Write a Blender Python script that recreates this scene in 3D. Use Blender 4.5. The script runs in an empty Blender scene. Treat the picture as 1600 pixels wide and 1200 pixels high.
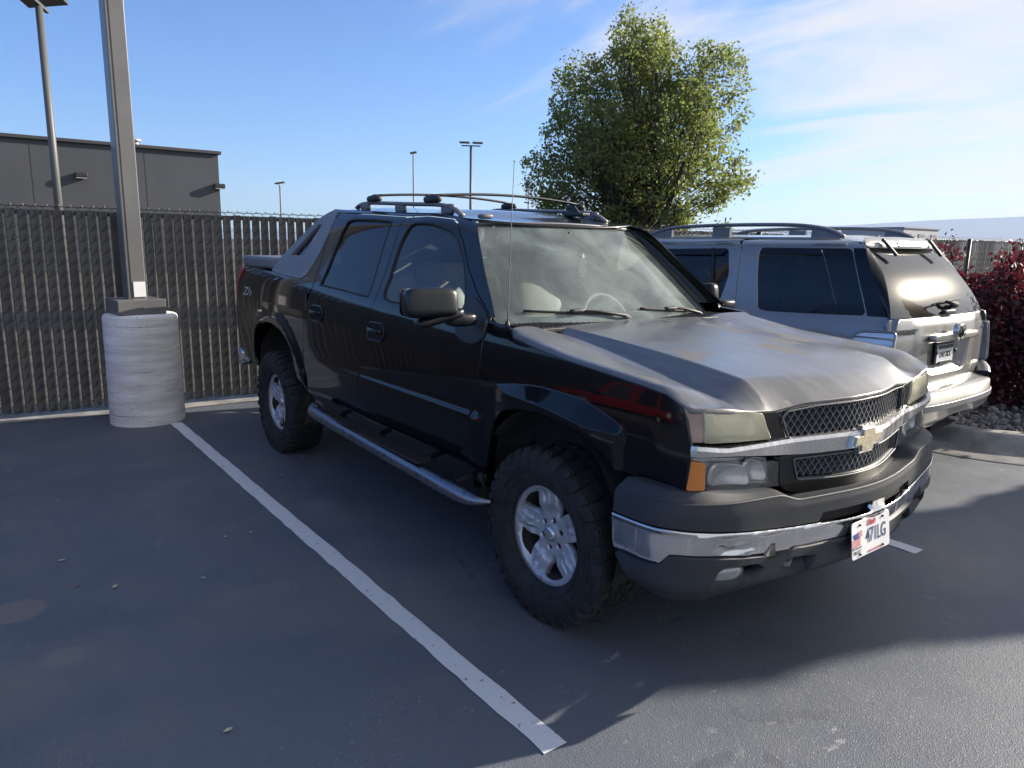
import bpy, bmesh, math, random
from mathutils import Vector, Matrix, noise
from mathutils.geometry import delaunay_2d_cdt
R_=math.radians; PI=math.pi
scene=bpy.context.scene; COL=scene.collection
# ---------------------------------------------------------------- camera, sky, sun, exposure
cam_d=bpy.data.cameras.new("camera"); cam=bpy.data.objects.new("camera",cam_d); COL.objects.link(cam)
cam_d.sensor_width=36.; cam_d.lens=1130.02/1600*36; cam_d.clip_start=.05; cam_d.clip_end=30000
_yaw,_pit,_rol=2.5029241647,-.19177774,.0178670957
_f=Vector((math.cos(_pit)*math.cos(_yaw),math.cos(_pit)*math.sin(_yaw),math.sin(_pit)))
_r=Vector((math.sin(_yaw),-math.cos(_yaw),0)); _u=_r.cross(_f)
_r2=math.cos(_rol)*_r+math.sin(_rol)*_u; _u2=-math.sin(_rol)*_r+math.cos(_rol)*_u
cam.matrix_world=Matrix(((_r2.x,_u2.x,-_f.x,2.35371),(_r2.y,_u2.y,-_f.y,-2.84943),(_r2.z,_u2.z,-_f.z,1.67771),(0,0,0,1)))
scene.camera=cam
SUN_AZ=14.; SUN_EL=22.            # azimuth from +Y towards +X
sv=Vector((math.sin(R_(SUN_AZ))*math.cos(R_(SUN_EL)),math.cos(R_(SUN_AZ))*math.cos(R_(SUN_EL)),math.sin(R_(SUN_EL))))
world=bpy.data.worlds.new("World"); scene.world=world; world.use_nodes=True
wn=world.node_tree.nodes; wl=world.node_tree.links; wn.clear()
wo=wn.new('ShaderNodeOutputWorld'); bg=wn.new('ShaderNodeBackground'); sky=wn.new('ShaderNodeTexSky')
sky.sky_type='NISHITA'; sky.sun_disc=False; sky.sun_elevation=R_(SUN_EL); sky.sun_rotation=R_(SUN_AZ)
sky.altitude=1300; sky.air_density=1.15; sky.dust_density=.6; sky.ozone_density=2.2
bg.inputs[1].default_value=.090
tc=wn.new('ShaderNodeTexCoord'); sep=wn.new('ShaderNodeSeparateXYZ'); wl.new(tc.outputs['Generated'],sep.inputs[0])
def wm(op,a,b=None,c=None):
    n=wn.new('ShaderNodeMath'); n.operation=op
    for i,v in enumerate((a,b,c)):
        if v is None: continue
        if isinstance(v,(int,float)): n.inputs[i].default_value=v
        else: wl.new(v,n.inputs[i])
    return n.outputs[0]
zc=wm('ADD',wm('MAXIMUM',sep.outputs[2],0.),.16)
cx=wn.new('ShaderNodeCombineXYZ'); wl.new(wm('DIVIDE',sep.outputs[0],zc),cx.inputs[0]); wl.new(wm('DIVIDE',sep.outputs[1],zc),cx.inputs[1])
mp=wn.new('ShaderNodeMapping'); mp.inputs['Rotation'].default_value=(0,0,R_(35)); mp.inputs['Scale'].default_value=(.55,1.5,1); wl.new(cx.outputs[0],mp.inputs[0])
n1=wn.new('ShaderNodeTexNoise'); n1.inputs['Scale'].default_value=1.1; n1.inputs['Detail'].default_value=9; n1.inputs['Roughness'].default_value=.58; n1.inputs['Distortion'].default_value=.7; wl.new(mp.outputs[0],n1.inputs[0])
n2=wn.new('ShaderNodeTexNoise'); n2.inputs['Scale'].default_value=.45; n2.inputs['Detail'].default_value=3; wl.new(cx.outputs[0],n2.inputs[0])
# more cloud towards +Y (the sun's side), clear blue towards -X / -Y
side=wm('MULTIPLY_ADD',sep.outputs[1],.50,wm('MULTIPLY',sep.outputs[0],.62))
cov=wm('ADD',wm('ADD',n1.outputs[0],wm('MULTIPLY',n2.outputs[0],.5)),wm('MULTIPLY',side,.95))
mr=wn.new('ShaderNodeMapRange'); mr.inputs[1].default_value=.63; mr.inputs[2].default_value=1.0; mr.inputs[4].default_value=.92; mr.interpolation_type='SMOOTHSTEP'; wl.new(cov,mr.inputs[0])
tn=wn.new('ShaderNodeMix'); tn.data_type='RGBA'; tn.blend_type='MULTIPLY'; tn.inputs[0].default_value=1; tn.inputs[7].default_value=(.42,.67,1.02,1); wl.new(sky.outputs[0],tn.inputs[6])
mx=wn.new('ShaderNodeMix'); mx.data_type='RGBA'; wl.new(mr.outputs[0],mx.inputs[0]); wl.new(tn.outputs[2],mx.inputs[6]); mx.inputs[7].default_value=(4.5,4.4,4.3,1)
wl.new(mx.outputs[2],bg.inputs[0]); wl.new(bg.outputs[0],wo.inputs[0])
sd=bpy.data.lights.new("sun",'SUN'); sd.energy=5.0; sd.angle=R_(.55); sd.color=(1.,.90,.76)
so=bpy.data.objects.new("sun",sd); COL.objects.link(so); so.rotation_euler=sv.to_track_quat('Z','Y').to_euler()
scene.view_settings.view_transform='Standard'; scene.view_settings.look='None'; scene.view_settings.exposure=1.12; scene.view_settings.gamma=1
scene.render.engine='CYCLES'; scene.cycles.max_bounces=8; scene.cycles.transparent_max_bounces=16; scene.cycles.caustics_reflective=False; scene.cycles.caustics_refractive=False
# ---------------------------------------------------------------- materials
MATS={}
class NT:
    def __init__(s,name):
        s.m=bpy.data.materials.new(name); s.m.use_nodes=True; s.t=s.m.node_tree; s.n=s.t.nodes; s.l=s.t.links
        s.b=s.n['Principled BSDF']; s.out=s.n['Material Output']; s.tc=None
    def set(s,k,v):
        i=s.b.inputs[k]
        if isinstance(v,bpy.types.NodeSocket): s.l.new(v,i)
        elif isinstance(v,tuple) and len(v)==3: i.default_value=(*v,1)
        else: i.default_value=v
    def co(s,kind='Object',scale=None,loc=None,rot=None):
        if not s.tc: s.tc=s.n.new('ShaderNodeTexCoord')
        o=s.tc.outputs[kind]
        if scale or loc or rot:
            m=s.n.new('ShaderNodeMapping'); s.l.new(o,m.inputs[0])
            if scale: m.inputs['Scale'].default_value=scale
            if loc: m.inputs['Location'].default_value=loc
            if rot: m.inputs['Rotation'].default_value=rot
            o=m.outputs[0]
        return o
    def noise(s,scale,detail=4,rough=.55,co=None,dist=0):
        n=s.n.new('ShaderNodeTexNoise'); n.inputs['Scale'].default_value=scale; n.inputs['Detail'].default_value=detail; n.inputs['Roughness'].default_value=rough; n.inputs['Distortion'].default_value=dist
        s.l.new(co or s.co(),n.inputs[0]); return n.outputs[0]
    def vor(s,scale,feat='F1',co=None,rand=1.,out=0):
        n=s.n.new('ShaderNodeTexVoronoi'); n.inputs['Scale'].default_value=scale; n.feature=feat; n.inputs['Randomness'].default_value=rand
        s.l.new(co or s.co(),n.inputs[0]); return n.outputs[out]
    def math(s,op,a,b=None,c=None):
        n=s.n.new('ShaderNodeMath'); n.operation=op
        for i,v in enumerate((a,b,c)):
            if v is None: continue
            if isinstance(v,(int,float)): n.inputs[i].default_value=v
            else: s.l.new(v,n.inputs[i])
        return n.outputs[0]
    def rng(s,v,a,b,c=0.,d=1.):
        n=s.n.new('ShaderNodeMapRange'); s.l.new(v,n.inputs[0])
        for i,q in enumerate((a,b,c,d)): n.inputs[i+1].default_value=q
        n.interpolation_type='SMOOTHSTEP'; return n.outputs[0]
    def mix(s,f,a,b):
        n=s.n.new('ShaderNodeMix'); n.data_type='RGBA'
        for i,v in ((0,f),(6,a),(7,b)):
            if isinstance(v,tuple): n.inputs[i].default_value=(*v,1)
            elif isinstance(v,(int,float)): n.inputs[i].default_value=v
            else: s.l.new(v,n.inputs[i])
        return n.outputs[2]
    def bump(s,h,strength=.3,dist=.01):
        n=s.n.new('ShaderNodeBump'); n.inputs['Strength'].default_value=strength; n.inputs['Distance'].default_value=dist; s.l.new(h,n.inputs['Height']); s.l.new(n.outputs[0],s.b.inputs['Normal']); return n.outputs[0]
    def xyz(s,o):
        n=s.n.new('ShaderNodeSeparateXYZ'); s.l.new(o,n.inputs[0]); return n.outputs
def simple(name,c,rough=.5,metal=0.,coat=0.,var=.0,vs=8.,bump=0.,bs=200.,spec=None,emit=None,rvar=0.):
    t=NT(name)
    if var:
        t.set('Base Color',t.mix(t.rng(t.noise(vs,5),.3,.7),tuple(q*(1-var) for q in c),tuple(min(1,q*(1+var)) for q in c)))
    else: t.set('Base Color',c)
    t.set('Roughness',rough if not rvar else t.rng(t.noise(vs*1.7,5),.3,.7,max(0,rough-rvar),rough+rvar)); t.set('Metallic',metal); t.set('Coat Weight',coat)
    if coat: t.set('Coat Roughness',.04)
    if bump: t.bump(t.noise(bs,3),bump,.004)
    MATS[name]=t.m; return t.m
# black paint with road dust: more on faces that look up
def paint(name,c,dust=(.10,.10,.10),d0=.02,d1=.12,rough=.3,coatr=.03,metal=0.,flake=False,coat=1.):
    t=NT(name); g=t.n.new('ShaderNodeNewGeometry'); up=t.xyz(g.outputs['Normal'])[2]
    nz=t.noise(3.,6,.6); nz2=t.noise(40.,4,.6)
    d=t.math('MULTIPLY',t.math('ADD',t.rng(up,-.2,1.,d0,d1),t.math('MULTIPLY',t.rng(nz,.35,.75),.008)),t.rng(nz2,.2,.8,.75,1.25))
    t.set('Base Color',t.mix(d,c,dust)); t.set('Roughness',rough); t.set('Metallic',metal); t.set('Coat Weight',coat)
    if not metal: t.set('Specular IOR Level',.05)
    t.set('Coat Roughness',t.rng(nz,.3,.8,coatr,coatr+.07)); t.set('Coat IOR',1.5 if metal else 1.42)
    MATS[name]=t.m; return t.m
paint('truck_black',(.002,.0025,.004),d0=.0,d1=.04)
def mk_hood():
    t=NT('hood_paint'); co=t.co(); x,y,z=t.xyz(co)
    big=t.noise(2.2,5,.55,dist=.4); fine=t.noise(60,5,.65); streak=t.noise(5,6,.6,t.co(scale=(1,5,1)))
    # clear coat gone in patches: dull grey with brown edges
    peel=t.rng(t.math('ADD',t.noise(3.1,6,.62,t.co(scale=(1,1.7,1),loc=(.7,.3,0))),t.math('MULTIPLY',t.rng(y,-.25,.45),.10)),.625,.65)
    base=t.mix(t.math('MULTIPLY',t.rng(streak,.3,.7),.55),(.080,.082,.089),(.150,.150,.156))
    side=t.math('MULTIPLY',t.rng(y,-.52,-.66),t.rng(y,-.86,-.72,1,.35)) 
    base=t.mix(t.math('MULTIPLY',peel,.55),base,(.17,.155,.135)); base=t.mix(t.math('MULTIPLY',t.rng(fine,.60,.72),.22),base,(.3,.29,.27))
    chips=t.rng(t.vor(9,co=t.co(scale=(1,.6,1))),.03,.05,1,0); base=t.mix(t.math('MULTIPLY',chips,.8),base,(.01,.01,.012)); wc=t.rng(t.vor(23,co=t.co(scale=(1,1,1),loc=(3,2,0))),.035,.022); base=t.mix(t.math('MULTIPLY',wc,t.math('MULTIPLY',t.rng(x,.45,.75),.8)),base,(.6,.6,.6))
    t.set('Base Color',base); t.set('Roughness',t.rng(peel,0,1,.33,.55)); t.set('Coat Weight',t.rng(peel,0,1,.75,.04)); t.set('Coat Roughness',t.rng(big,.3,.7,.13,.30))
    t.bump(fine,.06,.002); MATS['hood_paint']=t.m
mk_hood()
paint('silver_paint',(.29,.285,.275),dust=(.30,.29,.27),d0=.05,d1=.18,rough=.36,metal=.55,coatr=.05)
simple('plastic_grey',(.027,.031,.040),.55,var=.12,vs=6,bump=.25,bs=900)
simple('plastic_light',(.16,.165,.185),.42,var=.12,vs=5,bump=.1,bs=700)
simple('plastic_dark',(.022,.023,.026),.5,var=.2,vs=8,bump=.2,bs=700)
simple('rubber',(.020,.020,.021),.72,var=.35,vs=14,bump=.3,bs=120)
simple('tyre',(.016,.017,.019),.78,var=.45,vs=16,bump=.35,bs=90)
simple('mirror_black',(.008,.009,.012),.34,var=.2,vs=9)
simple('fog_glass',(.30,.32,.33),.2,metal=.3,coat=1.)
simple('dark_void',(.006,.006,.007),.9)
simple('liner',(.030,.030,.030),.85,var=.5,vs=9,bump=.5,bs=30)
def mk_chrome(name,c,rough,streak=.4):
    t=NT(name); s=t.noise(14,6,.6,t.co(scale=(3,3,.35))); sp=t.noise(120,4,.7)
    t.set('Base Color',t.mix(t.math('MULTIPLY',t.rng(s,.4,.75),streak),c,(.38,.37,.35))); t.set('Metallic',t.rng(s,.45,.8,1.,.72)); t.set('Roughness',t.math('ADD',t.rng(s,.3,.8,rough,rough+.22),t.math('MULTIPLY',t.rng(sp,.55,.75),.15)))
    MATS[name]=t.m
mk_chrome('chrome',(.62,.63,.66),.10,.12); mk_chrome('chrome_worn',(.60,.60,.61),.20,.6); mk_chrome('steel_tube',(.26,.27,.30),.24,.15)
simple('alloy',(.52,.52,.55),.42,metal=.55,var=.15,vs=12,rvar=.08,coat=.1)
simple('alloy_clean',(.72,.72,.76),.22,metal=.9,var=.1)
simple('brake',(.05,.045,.04),.8,metal=.2,var=.4,vs=20)
simple('emblem_gold',(.50,.45,.34),.38,metal=.75,var=.25,vs=60)
simple('beige_leather',(.26,.235,.19),.55,var=.1,vs=10)
simple('dash_grey',(.20,.21,.20),.7,var=.1)
simple('cabin_dark',(.05,.05,.05),.85)
simple('white_plate',(.72,.73,.75),.35,var=.05)
simple('ink_blue',(.045,.07,.17),.5); simple('ink_red',(.50,.06,.07),.5); simple('ink_black',(.02,.02,.02),.5); simple('flag_blue',(.06,.10,.36),.5)
simple('amber',(.62,.20,.03),.18,coat=1.); simple('amber_faded',(.36,.25,.20),.30,coat=.8,var=.2)
simple('grille_grey',(.11,.115,.125),.4,var=.15,vs=8)
paint('red_paint',(.16,.008,.010),d0=.0,d1=.03)
simple('red_lens',(.38,.012,.014),.2,coat=1.); simple('pink_lens',(.62,.25,.23),.35,coat=.6)
simple('lamp_clear',(.75,.77,.80),.22,metal=.35,coat=1.)
simple('paper_pink',(.80,.62,.64),.8)
def mk_glass(name,tint,dustc,dust0,dust1,rough=.02,haze=0.,ior=1.5):
    t=NT(name); t.n.remove(t.b)
    tr=t.n.new('ShaderNodeBsdfTransparent'); tr.inputs[0].default_value=(*tint,1)
    gl=t.n.new('ShaderNodeBsdfGlossy'); gl.inputs['Roughness'].default_value=rough; gl.inputs[0].default_value=(1,1,1,1)
    df=t.n.new('ShaderNodeBsdfDiffuse'); df.inputs[0].default_value=(*dustc,1)
    fr=t.n.new('ShaderNodeFresnel'); fr.inputs[0].default_value=ior
    m1=t.n.new('ShaderNodeMixShader'); t.l.new(fr.outputs[0],m1.inputs[0]); t.l.new(tr.outputs[0],m1.inputs[1]); t.l.new(gl.outputs[0],m1.inputs[2])
    nz=t.noise(3.,6,.6,dist=.6); nz2=t.noise(160,3,.7)
    f=t.math('MULTIPLY',t.rng(nz,.3,.75,dust0,dust1),t.rng(nz2,.2,.8,.85,1.15))
    m2=t.n.new('ShaderNodeMixShader'); t.l.new(f,m2.inputs[0]); t.l.new(m1.outputs[0],m2.inputs[1]); t.l.new(df.outputs[0],m2.inputs[2])
    if haze:
        g2=t.n.new('ShaderNodeBsdfGlossy'); g2.inputs['Roughness'].default_value=.24; g2.inputs[0].default_value=(1,.97,.9,1); m3=t.n.new('ShaderNodeMixShader'); m3.inputs[0].default_value=haze
        t.l.new(m2.outputs[0],m3.inputs[1]); t.l.new(g2.outputs[0],m3.inputs[2]); m2=m3
    t.l.new(m2.outputs[0],t.out.inputs[0]); MATS[name]=t.m
mk_glass('windshield_glass',(.72,.80,.77),(.50,.60,.58),.13,.34)
mk_glass('side_glass',(.72,.80,.82),(.5,.55,.6),.03,.08)
mk_glass('tinted_glass',(.035,.038,.042),(.35,.35,.36),.01,.03)
mk_glass('suv_rear_glass',(.04,.045,.05),(.30,.29,.26),.02,.07,.015,.009,2.0)
mk_glass('lamp_lens_hazy',(.85,.85,.70),(.90,.88,.66),.20,.46,.10)
mk_glass('lamp_lens',(.95,.95,.95),(.55,.56,.58),.06,.16,.04)
def mk_asphalt():
    t=NT('asphalt'); co=t.co(); x,y,z=t.xyz(co)
    big=t.noise(.35,5,.6,dist=.5); mid=t.noise(2.4,6,.62); fine=t.noise(170,3,.7); agg=t.vor(210,out=0); agg2=t.vor(58)
    base=t.mix(t.rng(big,.3,.7),(.084,.101,.130),(.122,.138,.164)); base=t.mix(t.math('MULTIPLY',t.rng(mid,.42,.75),.4),base,(.150,.155,.166))
    base=t.mix(t.math('MULTIPLY',t.rng(fine,.5,.72),.45),base,(.016,.016,.018))
    base=t.mix(t.math('MULTIPLY',t.rng(agg2,.17,.10),t.rng(t.noise(1.1,4),.42,.62,.15,.8)),base,(.42,.41,.40))
    # round dry oil spots and a scuffed ring
    def spot(cx_,cy_,r0,r1,amt,col,b):
        dx=t.math('SUBTRACT',x,cx_); dy=t.math('SUBTRACT',y,cy_); d=t.math('SQRT',t.math('ADD',t.math('MULTIPLY',dx,dx),t.math('MULTIPLY',dy,dy)))
        d=t.math('ADD',d,t.math('MULTIPLY',t.math('SUBTRACT',mid,.5),.05))
        return t.mix(t.math('MULTIPLY',t.rng(d,r1,r0),amt),b,col)
    base=spot(-1.40,-2.84,.10,.125,.8,(.19,.165,.145),base); base=spot(-.85,-2.70,.06,.11,.6,(.19,.18,.165),base); base=spot(-.70,-2.95,.10,.32,.55,(.17,.165,.15),base)
    base=spot(-1.94,-1.20,.03,.16,.40,(.20,.21,.22),base)
    # pale scuffs
    sc=t.math('MULTIPLY',t.rng(t.noise(9,4,.7,t.co(scale=(1,.45,1))),.635,.68),t.rng(t.noise(.8,3),.46,.58)); base=t.mix(t.math('MULTIPLY',sc,.7),base,(.34,.34,.35)); base=t.mix(t.math('MULTIPLY',t.rng(t.noise(.6,5,.65,t.co(loc=(3,1,0))),.48,.70),.5),base,(.18,.175,.17))
    # hairline cracks
    cr=t.vor(.55,'DISTANCE_TO_EDGE',co=t.co(scale=(1,1,1))); wob=t.math('ADD',cr,t.math('MULTIPLY',t.math('SUBTRACT',t.noise(4,6,.7),.5),.10))
    base=t.mix(t.math('MULTIPLY',t.math('MULTIPLY',t.rng(wob,.0025,.0),t.rng(t.noise(.5,3),.5,.62)),.45),base,(.012,.012,.013))
    t.set('Base Color',base); t.set('Roughness',t.rng(mid,.3,.8,.50,.66)); t.set('Specular IOR Level',.55)
    h=t.math('ADD',t.math('MULTIPLY',agg,.7),t.math('MULTIPLY',fine,.6)); h=t.math('ADD',h,t.math('MULTIPLY',t.noise(30,4),.9)); t.bump(h,.40,.005)
    MATS['asphalt']=t.m
mk_asphalt()
def mk_line():
    t=NT('line_paint'); n=t.noise(26,6,.7); f=t.noise(150,3,.7)
    base=t.mix(t.rng(n,.60,.68),(.68,.69,.71),(.11,.11,.115)); base=t.mix(t.math('MULTIPLY',t.rng(f,.55,.75),.35),base,(.28,.28,.29))
    t.set('Base Color',base); t.set('Roughness',.75); t.bump(f,.5,.004); MATS['line_paint']=t.m
mk_line()
def mk_concrete():
    t=NT('concrete'); x,y,z=t.xyz(t.co())
    rings=t.math('ADD',t.math('MULTIPLY',t.math('ADD',z,t.math('MULTIPLY',t.math('ADD',x,y),.02)),1.),t.math('MULTIPLY',t.math('SUBTRACT',t.noise(2.,3),.5),.05))
    fr=t.math('FRACT',t.math('MULTIPLY',rings,5.)); seam=t.math('MULTIPLY',t.rng(t.math('ABSOLUTE',t.math('SUBTRACT',fr,.5)),.04,.0),t.rng(t.noise(2.2,4),.45,.65,.0,.8))
    band=t.noise(9,5,.6,t.co(scale=(.25,.25,2.2)))
    b=t.mix(t.rng(band,.3,.7),(.56,.56,.56),(.84,.84,.84)); b=t.mix(t.math('MULTIPLY',t.rng(t.noise(1.4,5),.45,.65),.4),b,(.58,.55,.48))
    b=t.mix(t.math('MULTIPLY',seam,.75),b,(.17,.16,.155))
    pits=t.math('MULTIPLY',t.rng(t.vor(34),.20,.12),t.rng(t.noise(2.6,3),.47,.6)); b=t.mix(t.math('MULTIPLY',pits,.75),b,(.10,.095,.09))
    t.set('Base Color',b); t.set('Roughness',.88); t.bump(t.math('SUBTRACT',t.math('MULTIPLY',t.noise(40,5),.5),t.math('ADD',pits,seam)),.5,.012); MATS['concrete']=t.m
mk_concrete()
simple('kerb_concrete',(.24,.235,.225),.9,var=.3,vs=5,bump=.5,bs=80)
simple('slat',(.030,.033,.038),.40,var=.15,vs=3,rvar=.06); simple('wire',(.035,.036,.040),.45,metal=.3,var=.25,vs=20); simple('post_steel',(.030,.031,.034),.5,metal=.3)
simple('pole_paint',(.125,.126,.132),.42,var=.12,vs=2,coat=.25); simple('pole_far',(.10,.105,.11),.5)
simple('lamp_head',(.07,.07,.075),.5); simple('lamp_panel',(.55,.42,.35),.4)
simple('stucco',(.070,.077,.094),.9,var=.08,vs=.35,bump=.4,bs=30); simple('wall_cap',(.05,.05,.055),.6); simple('vent_metal',(.6,.6,.6),.4,metal=.5)
simple('bark',(.055,.045,.038),.9,var=.4,vs=12,bump=.8,bs=40)
simple('stone',(.20,.19,.18),.85,var=.35,vs=5,bump=.4,bs=60)
simple('soil',(.07,.06,.05),.95,var=.4,vs=6,bump=.8,bs=40)
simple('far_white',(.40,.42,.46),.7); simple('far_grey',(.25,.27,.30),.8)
simple('mountain',(.07,.12,.23),.95,var=.2,vs=.002)  # blue of the distant haze is put into the base colour
simple('leaf_dry',(.32,.15,.09),.7,var=.3,vs=60); simple('leaf_pale',(.40,.42,.28),.6,var=.3,vs=60)
def mk_leaf(name,a,b,trans=.35,tc_=None,vs=2.):
    t=NT(name); g=t.n.new('ShaderNodeNewGeometry'); rnd=t.n.new('ShaderNodeTexWhiteNoise'); rnd.noise_dimensions='3D'
    at=t.n.new('ShaderNodeAttribute'); at.attribute_name='rnd'
    c=t.mix(at.outputs['Fac'],a,b); c=t.mix(t.rng(t.noise(vs,3),.4,.7,0,.5),c,tuple(.5*(p+q) for p,q in zip(a,b)))
    t.set('Base Color',c); t.set('Roughness',.5)
    tl=t.n.new('ShaderNodeBsdfTranslucent'); m=t.n.new('ShaderNodeMixShader'); m.inputs[0].default_value=trans
    if tc_: tl.inputs[0].default_value=(*tc_,1)
    else: t.l.new(c,tl.inputs[0])
    t.l.new(t.b.outputs[0],m.inputs[1]); t.l.new(tl.outputs[0],m.inputs[2]); t.l.new(m.outputs[0],t.out.inputs[0]); MATS[name]=t.m
mk_leaf('leaf_green',(.058,.086,.030),(.17,.195,.065),.44,(.32,.38,.10)); mk_leaf('leaf_red',(.016,.006,.011),(.065,.014,.024),.24,(.22,.03,.045)); mk_leaf('needle',(.018,.035,.018),(.04,.06,.025),.1)
# ---------------------------------------------------------------- object helpers
def M(n): return MATS[n]
def link(o,parent=None):
    COL.objects.link(o)
    if parent: o.parent=parent
    return o
def tag(o,label=None,cat=None,group=None,kind=None):
    if label: o['label']=label
    if cat: o['category']=cat
    if group: o['group']=group
    if kind: o['kind']=kind
    return o
def empty(name,loc=(0,0,0),rz=0.):
    o=bpy.data.objects.new(name,None); o.location=loc; o.rotation_euler=(0,0,rz); o.empty_display_size=.2; COL.objects.link(o); return o
def mesh_obj(name,verts,faces,mat,parent=None,smooth=True,normals=None,mats=None,fmat=None,loc=None):
    me=bpy.data.meshes.new(name); me.from_pydata([tuple(v) for v in verts],[],faces)
    for m_ in (mats or [mat]): me.materials.append(M(m_) if isinstance(m_,str) else m_)
    if fmat: me.polygons.foreach_set('material_index',fmat)
    me.polygons.foreach_set('use_smooth',[smooth]*len(me.polygons))
    me.update()
    if normals: me.normals_split_custom_set_from_vertices([tuple(n) for n in normals])
    o=bpy.data.objects.new(name,me)
    if loc: o.location=loc
    return link(o,parent)
class MB:
    def __init__(s): s.v=[];s.f=[];s.m=[];s.cm=0
    def add(s,vs,fs):
        b=len(s.v); s.v+=[Vector(v) for v in vs]; s.f+=[[b+i for i in f] for f in fs]; s.m+=[s.cm]*len(fs); return s
    def box(s,c,d,bev=0.,rot=None,seg=2):
        bm=bmesh.new(); bmesh.ops.create_cube(bm,size=1); bmesh.ops.scale(bm,vec=d,verts=bm.verts)
        if bev: bmesh.ops.bevel(bm,geom=bm.edges[:],offset=bev,segments=seg,profile=.5,affect='EDGES')
        m=Matrix.Translation(c)
        if rot: m=m@(rot if isinstance(rot,Matrix) else Matrix.Rotation(rot[2],4,'Z')@Matrix.Rotation(rot[1],4,'Y')@Matrix.Rotation(rot[0],4,'X'))
        bm.transform(m); bm.verts.index_update(); s.add([v.co.copy() for v in bm.verts],[[v.index for v in f.verts] for f in bm.faces]); bm.free(); return s
    def tube(s,pts,r,n=8,cap=True,sq=None):
        pts=[Vector(p) for p in pts]; rs=r if isinstance(r,(list,tuple)) else [r]*len(pts)
        T=[(pts[min(i+1,len(pts)-1)]-pts[max(i-1,0)]).normalized() for i in range(len(pts))]
        a=Vector((0,0,1)) if abs(T[0].z)<.9 else Vector((1,0,0)); N=(a-T[0]*a.dot(T[0])).normalized(); vs=[];fs=[]
        for i,p in enumerate(pts):
            N=(N-T[i]*N.dot(T[i])).normalized(); B=T[i].cross(N)
            for k in range(n):
                an=2*PI*k/n; q=(1,1) if not sq else sq; vs.append(p+N*math.cos(an)*rs[i]*q[0]+B*math.sin(an)*rs[i]*q[1])
        for i in range(len(pts)-1):
            for k in range(n): fs.append([i*n+k,i*n+(k+1)%n,(i+1)*n+(k+1)%n,(i+1)*n+k])
        if cap: fs.append(list(range(n))[::-1]); fs.append([(len(pts)-1)*n+k for k in range(n)])
        return s.add(vs,fs)
    def lathe(s,prof,axis='Z',n=48,c=(0,0,0),close=False):
        # prof (r,h)
        vs=[];fs=[];c=Vector(c)
        for r,h in prof:
            for k in range(n):
                a=2*PI*k/n
                if axis=='Z': vs.append(c+Vector((r*math.cos(a),r*math.sin(a),h)))
                elif axis=='Y': vs.append(c+Vector((r*math.cos(a),h,r*math.sin(a))))
                else: vs.append(c+Vector((h,r*math.cos(a),r*math.sin(a))))
        m=len(prof)
        for i in range(m-1 if not close else m):
            j=(i+1)%m
            for k in range(n): fs.append([i*n+k,i*n+(k+1)%n,j*n+(k+1)%n,j*n+k])
        return s.add(vs,fs)
    def sup(s,c,d,e1=.5,e2=.5,nu=24,nv=14,rot=None):
        # superellipsoid
        def pw(a,e): return math.copysign(abs(a)**e,a)
        vs=[];fs=[]; m=Matrix.Translation(c)
        if rot: m=m@Matrix.Rotation(rot[2],4,'Z')@Matrix.Rotation(rot[1],4,'Y')@Matrix.Rotation(rot[0],4,'X')
        for i in range(nv+1):
            p=-PI/2+PI*i/nv
            for k in range(nu):
                t=2*PI*k/nu; vs.append(m@Vector((d[0]*pw(math.cos(p),e1)*pw(math.cos(t),e2),d[1]*pw(math.cos(p),e1)*pw(math.sin(t),e2),d[2]*pw(math.sin(p),e1))))
        for i in range(nv):
            for k in range(nu): fs.append([i*nu+k,i*nu+(k+1)%nu,(i+1)*nu+(k+1)%nu,(i+1)*nu+k])
        return s.add(vs,fs)
    def build(s,name,mat,parent=None,smooth=False,mats=None,loc=None,auto=None):
        o=mesh_obj(name,s.v,s.f,mat,parent,smooth,mats=mats,fmat=s.m if mats else None,loc=loc)
        bm=bmesh.new(); bm.from_mesh(o.data); bmesh.ops.remove_doubles(bm,verts=bm.verts,dist=1e-5); bmesh.ops.recalc_face_normals(bm,faces=bm.faces); bm.to_mesh(o.data); bm.free()
        if auto is not None:
            o.data.polygons.foreach_set('use_smooth',[True]*len(o.data.polygons)); o.data.set_sharp_from_angle(angle=R_(auto))
        return o
def cat(pts,k=6,closed=False):
    """Catmull-Rom through 2-D or 3-D points"""
    P=[tuple(p) for p in pts]; n=len(P); out=[]
    for i in range(n if closed else n-1):
        g=lambda j: P[j%n] if closed else (P[j] if 0<=j<n else tuple(2*a-b for a,b in zip(P[0],P[1])) if j<0 else tuple(2*a-b for a,b in zip(P[-1],P[-2])))
        p0,p1,p2,p3=g(i-1),g(i),g(i+1),g(i+2)
        for q in range(k):
            t=q/k; out.append(tuple(.5*(2*b+(-a+c)*t+(2*a-5*b+4*c-d)*t*t+(-a+3*b-3*c+d)*t**3) for a,b,c,d in zip(p0,p1,p2,p3)))
    if not closed: out.append(P[-1])
    return out
def area(p): return .5*sum(p[i][0]*p[(i+1)%len(p)][1]-p[(i+1)%len(p)][0]*p[i][1] for i in range(len(p)))
def inpoly(x,y,p):
    c=False; j=len(p)-1
    for i in range(len(p)):
        if (p[i][1]>y)!=(p[j][1]>y) and x<(p[j][0]-p[i][0])*(y-p[i][1])/(p[j][1]-p[i][1])+p[i][0]: c=not c
        j=i
    return c
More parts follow.
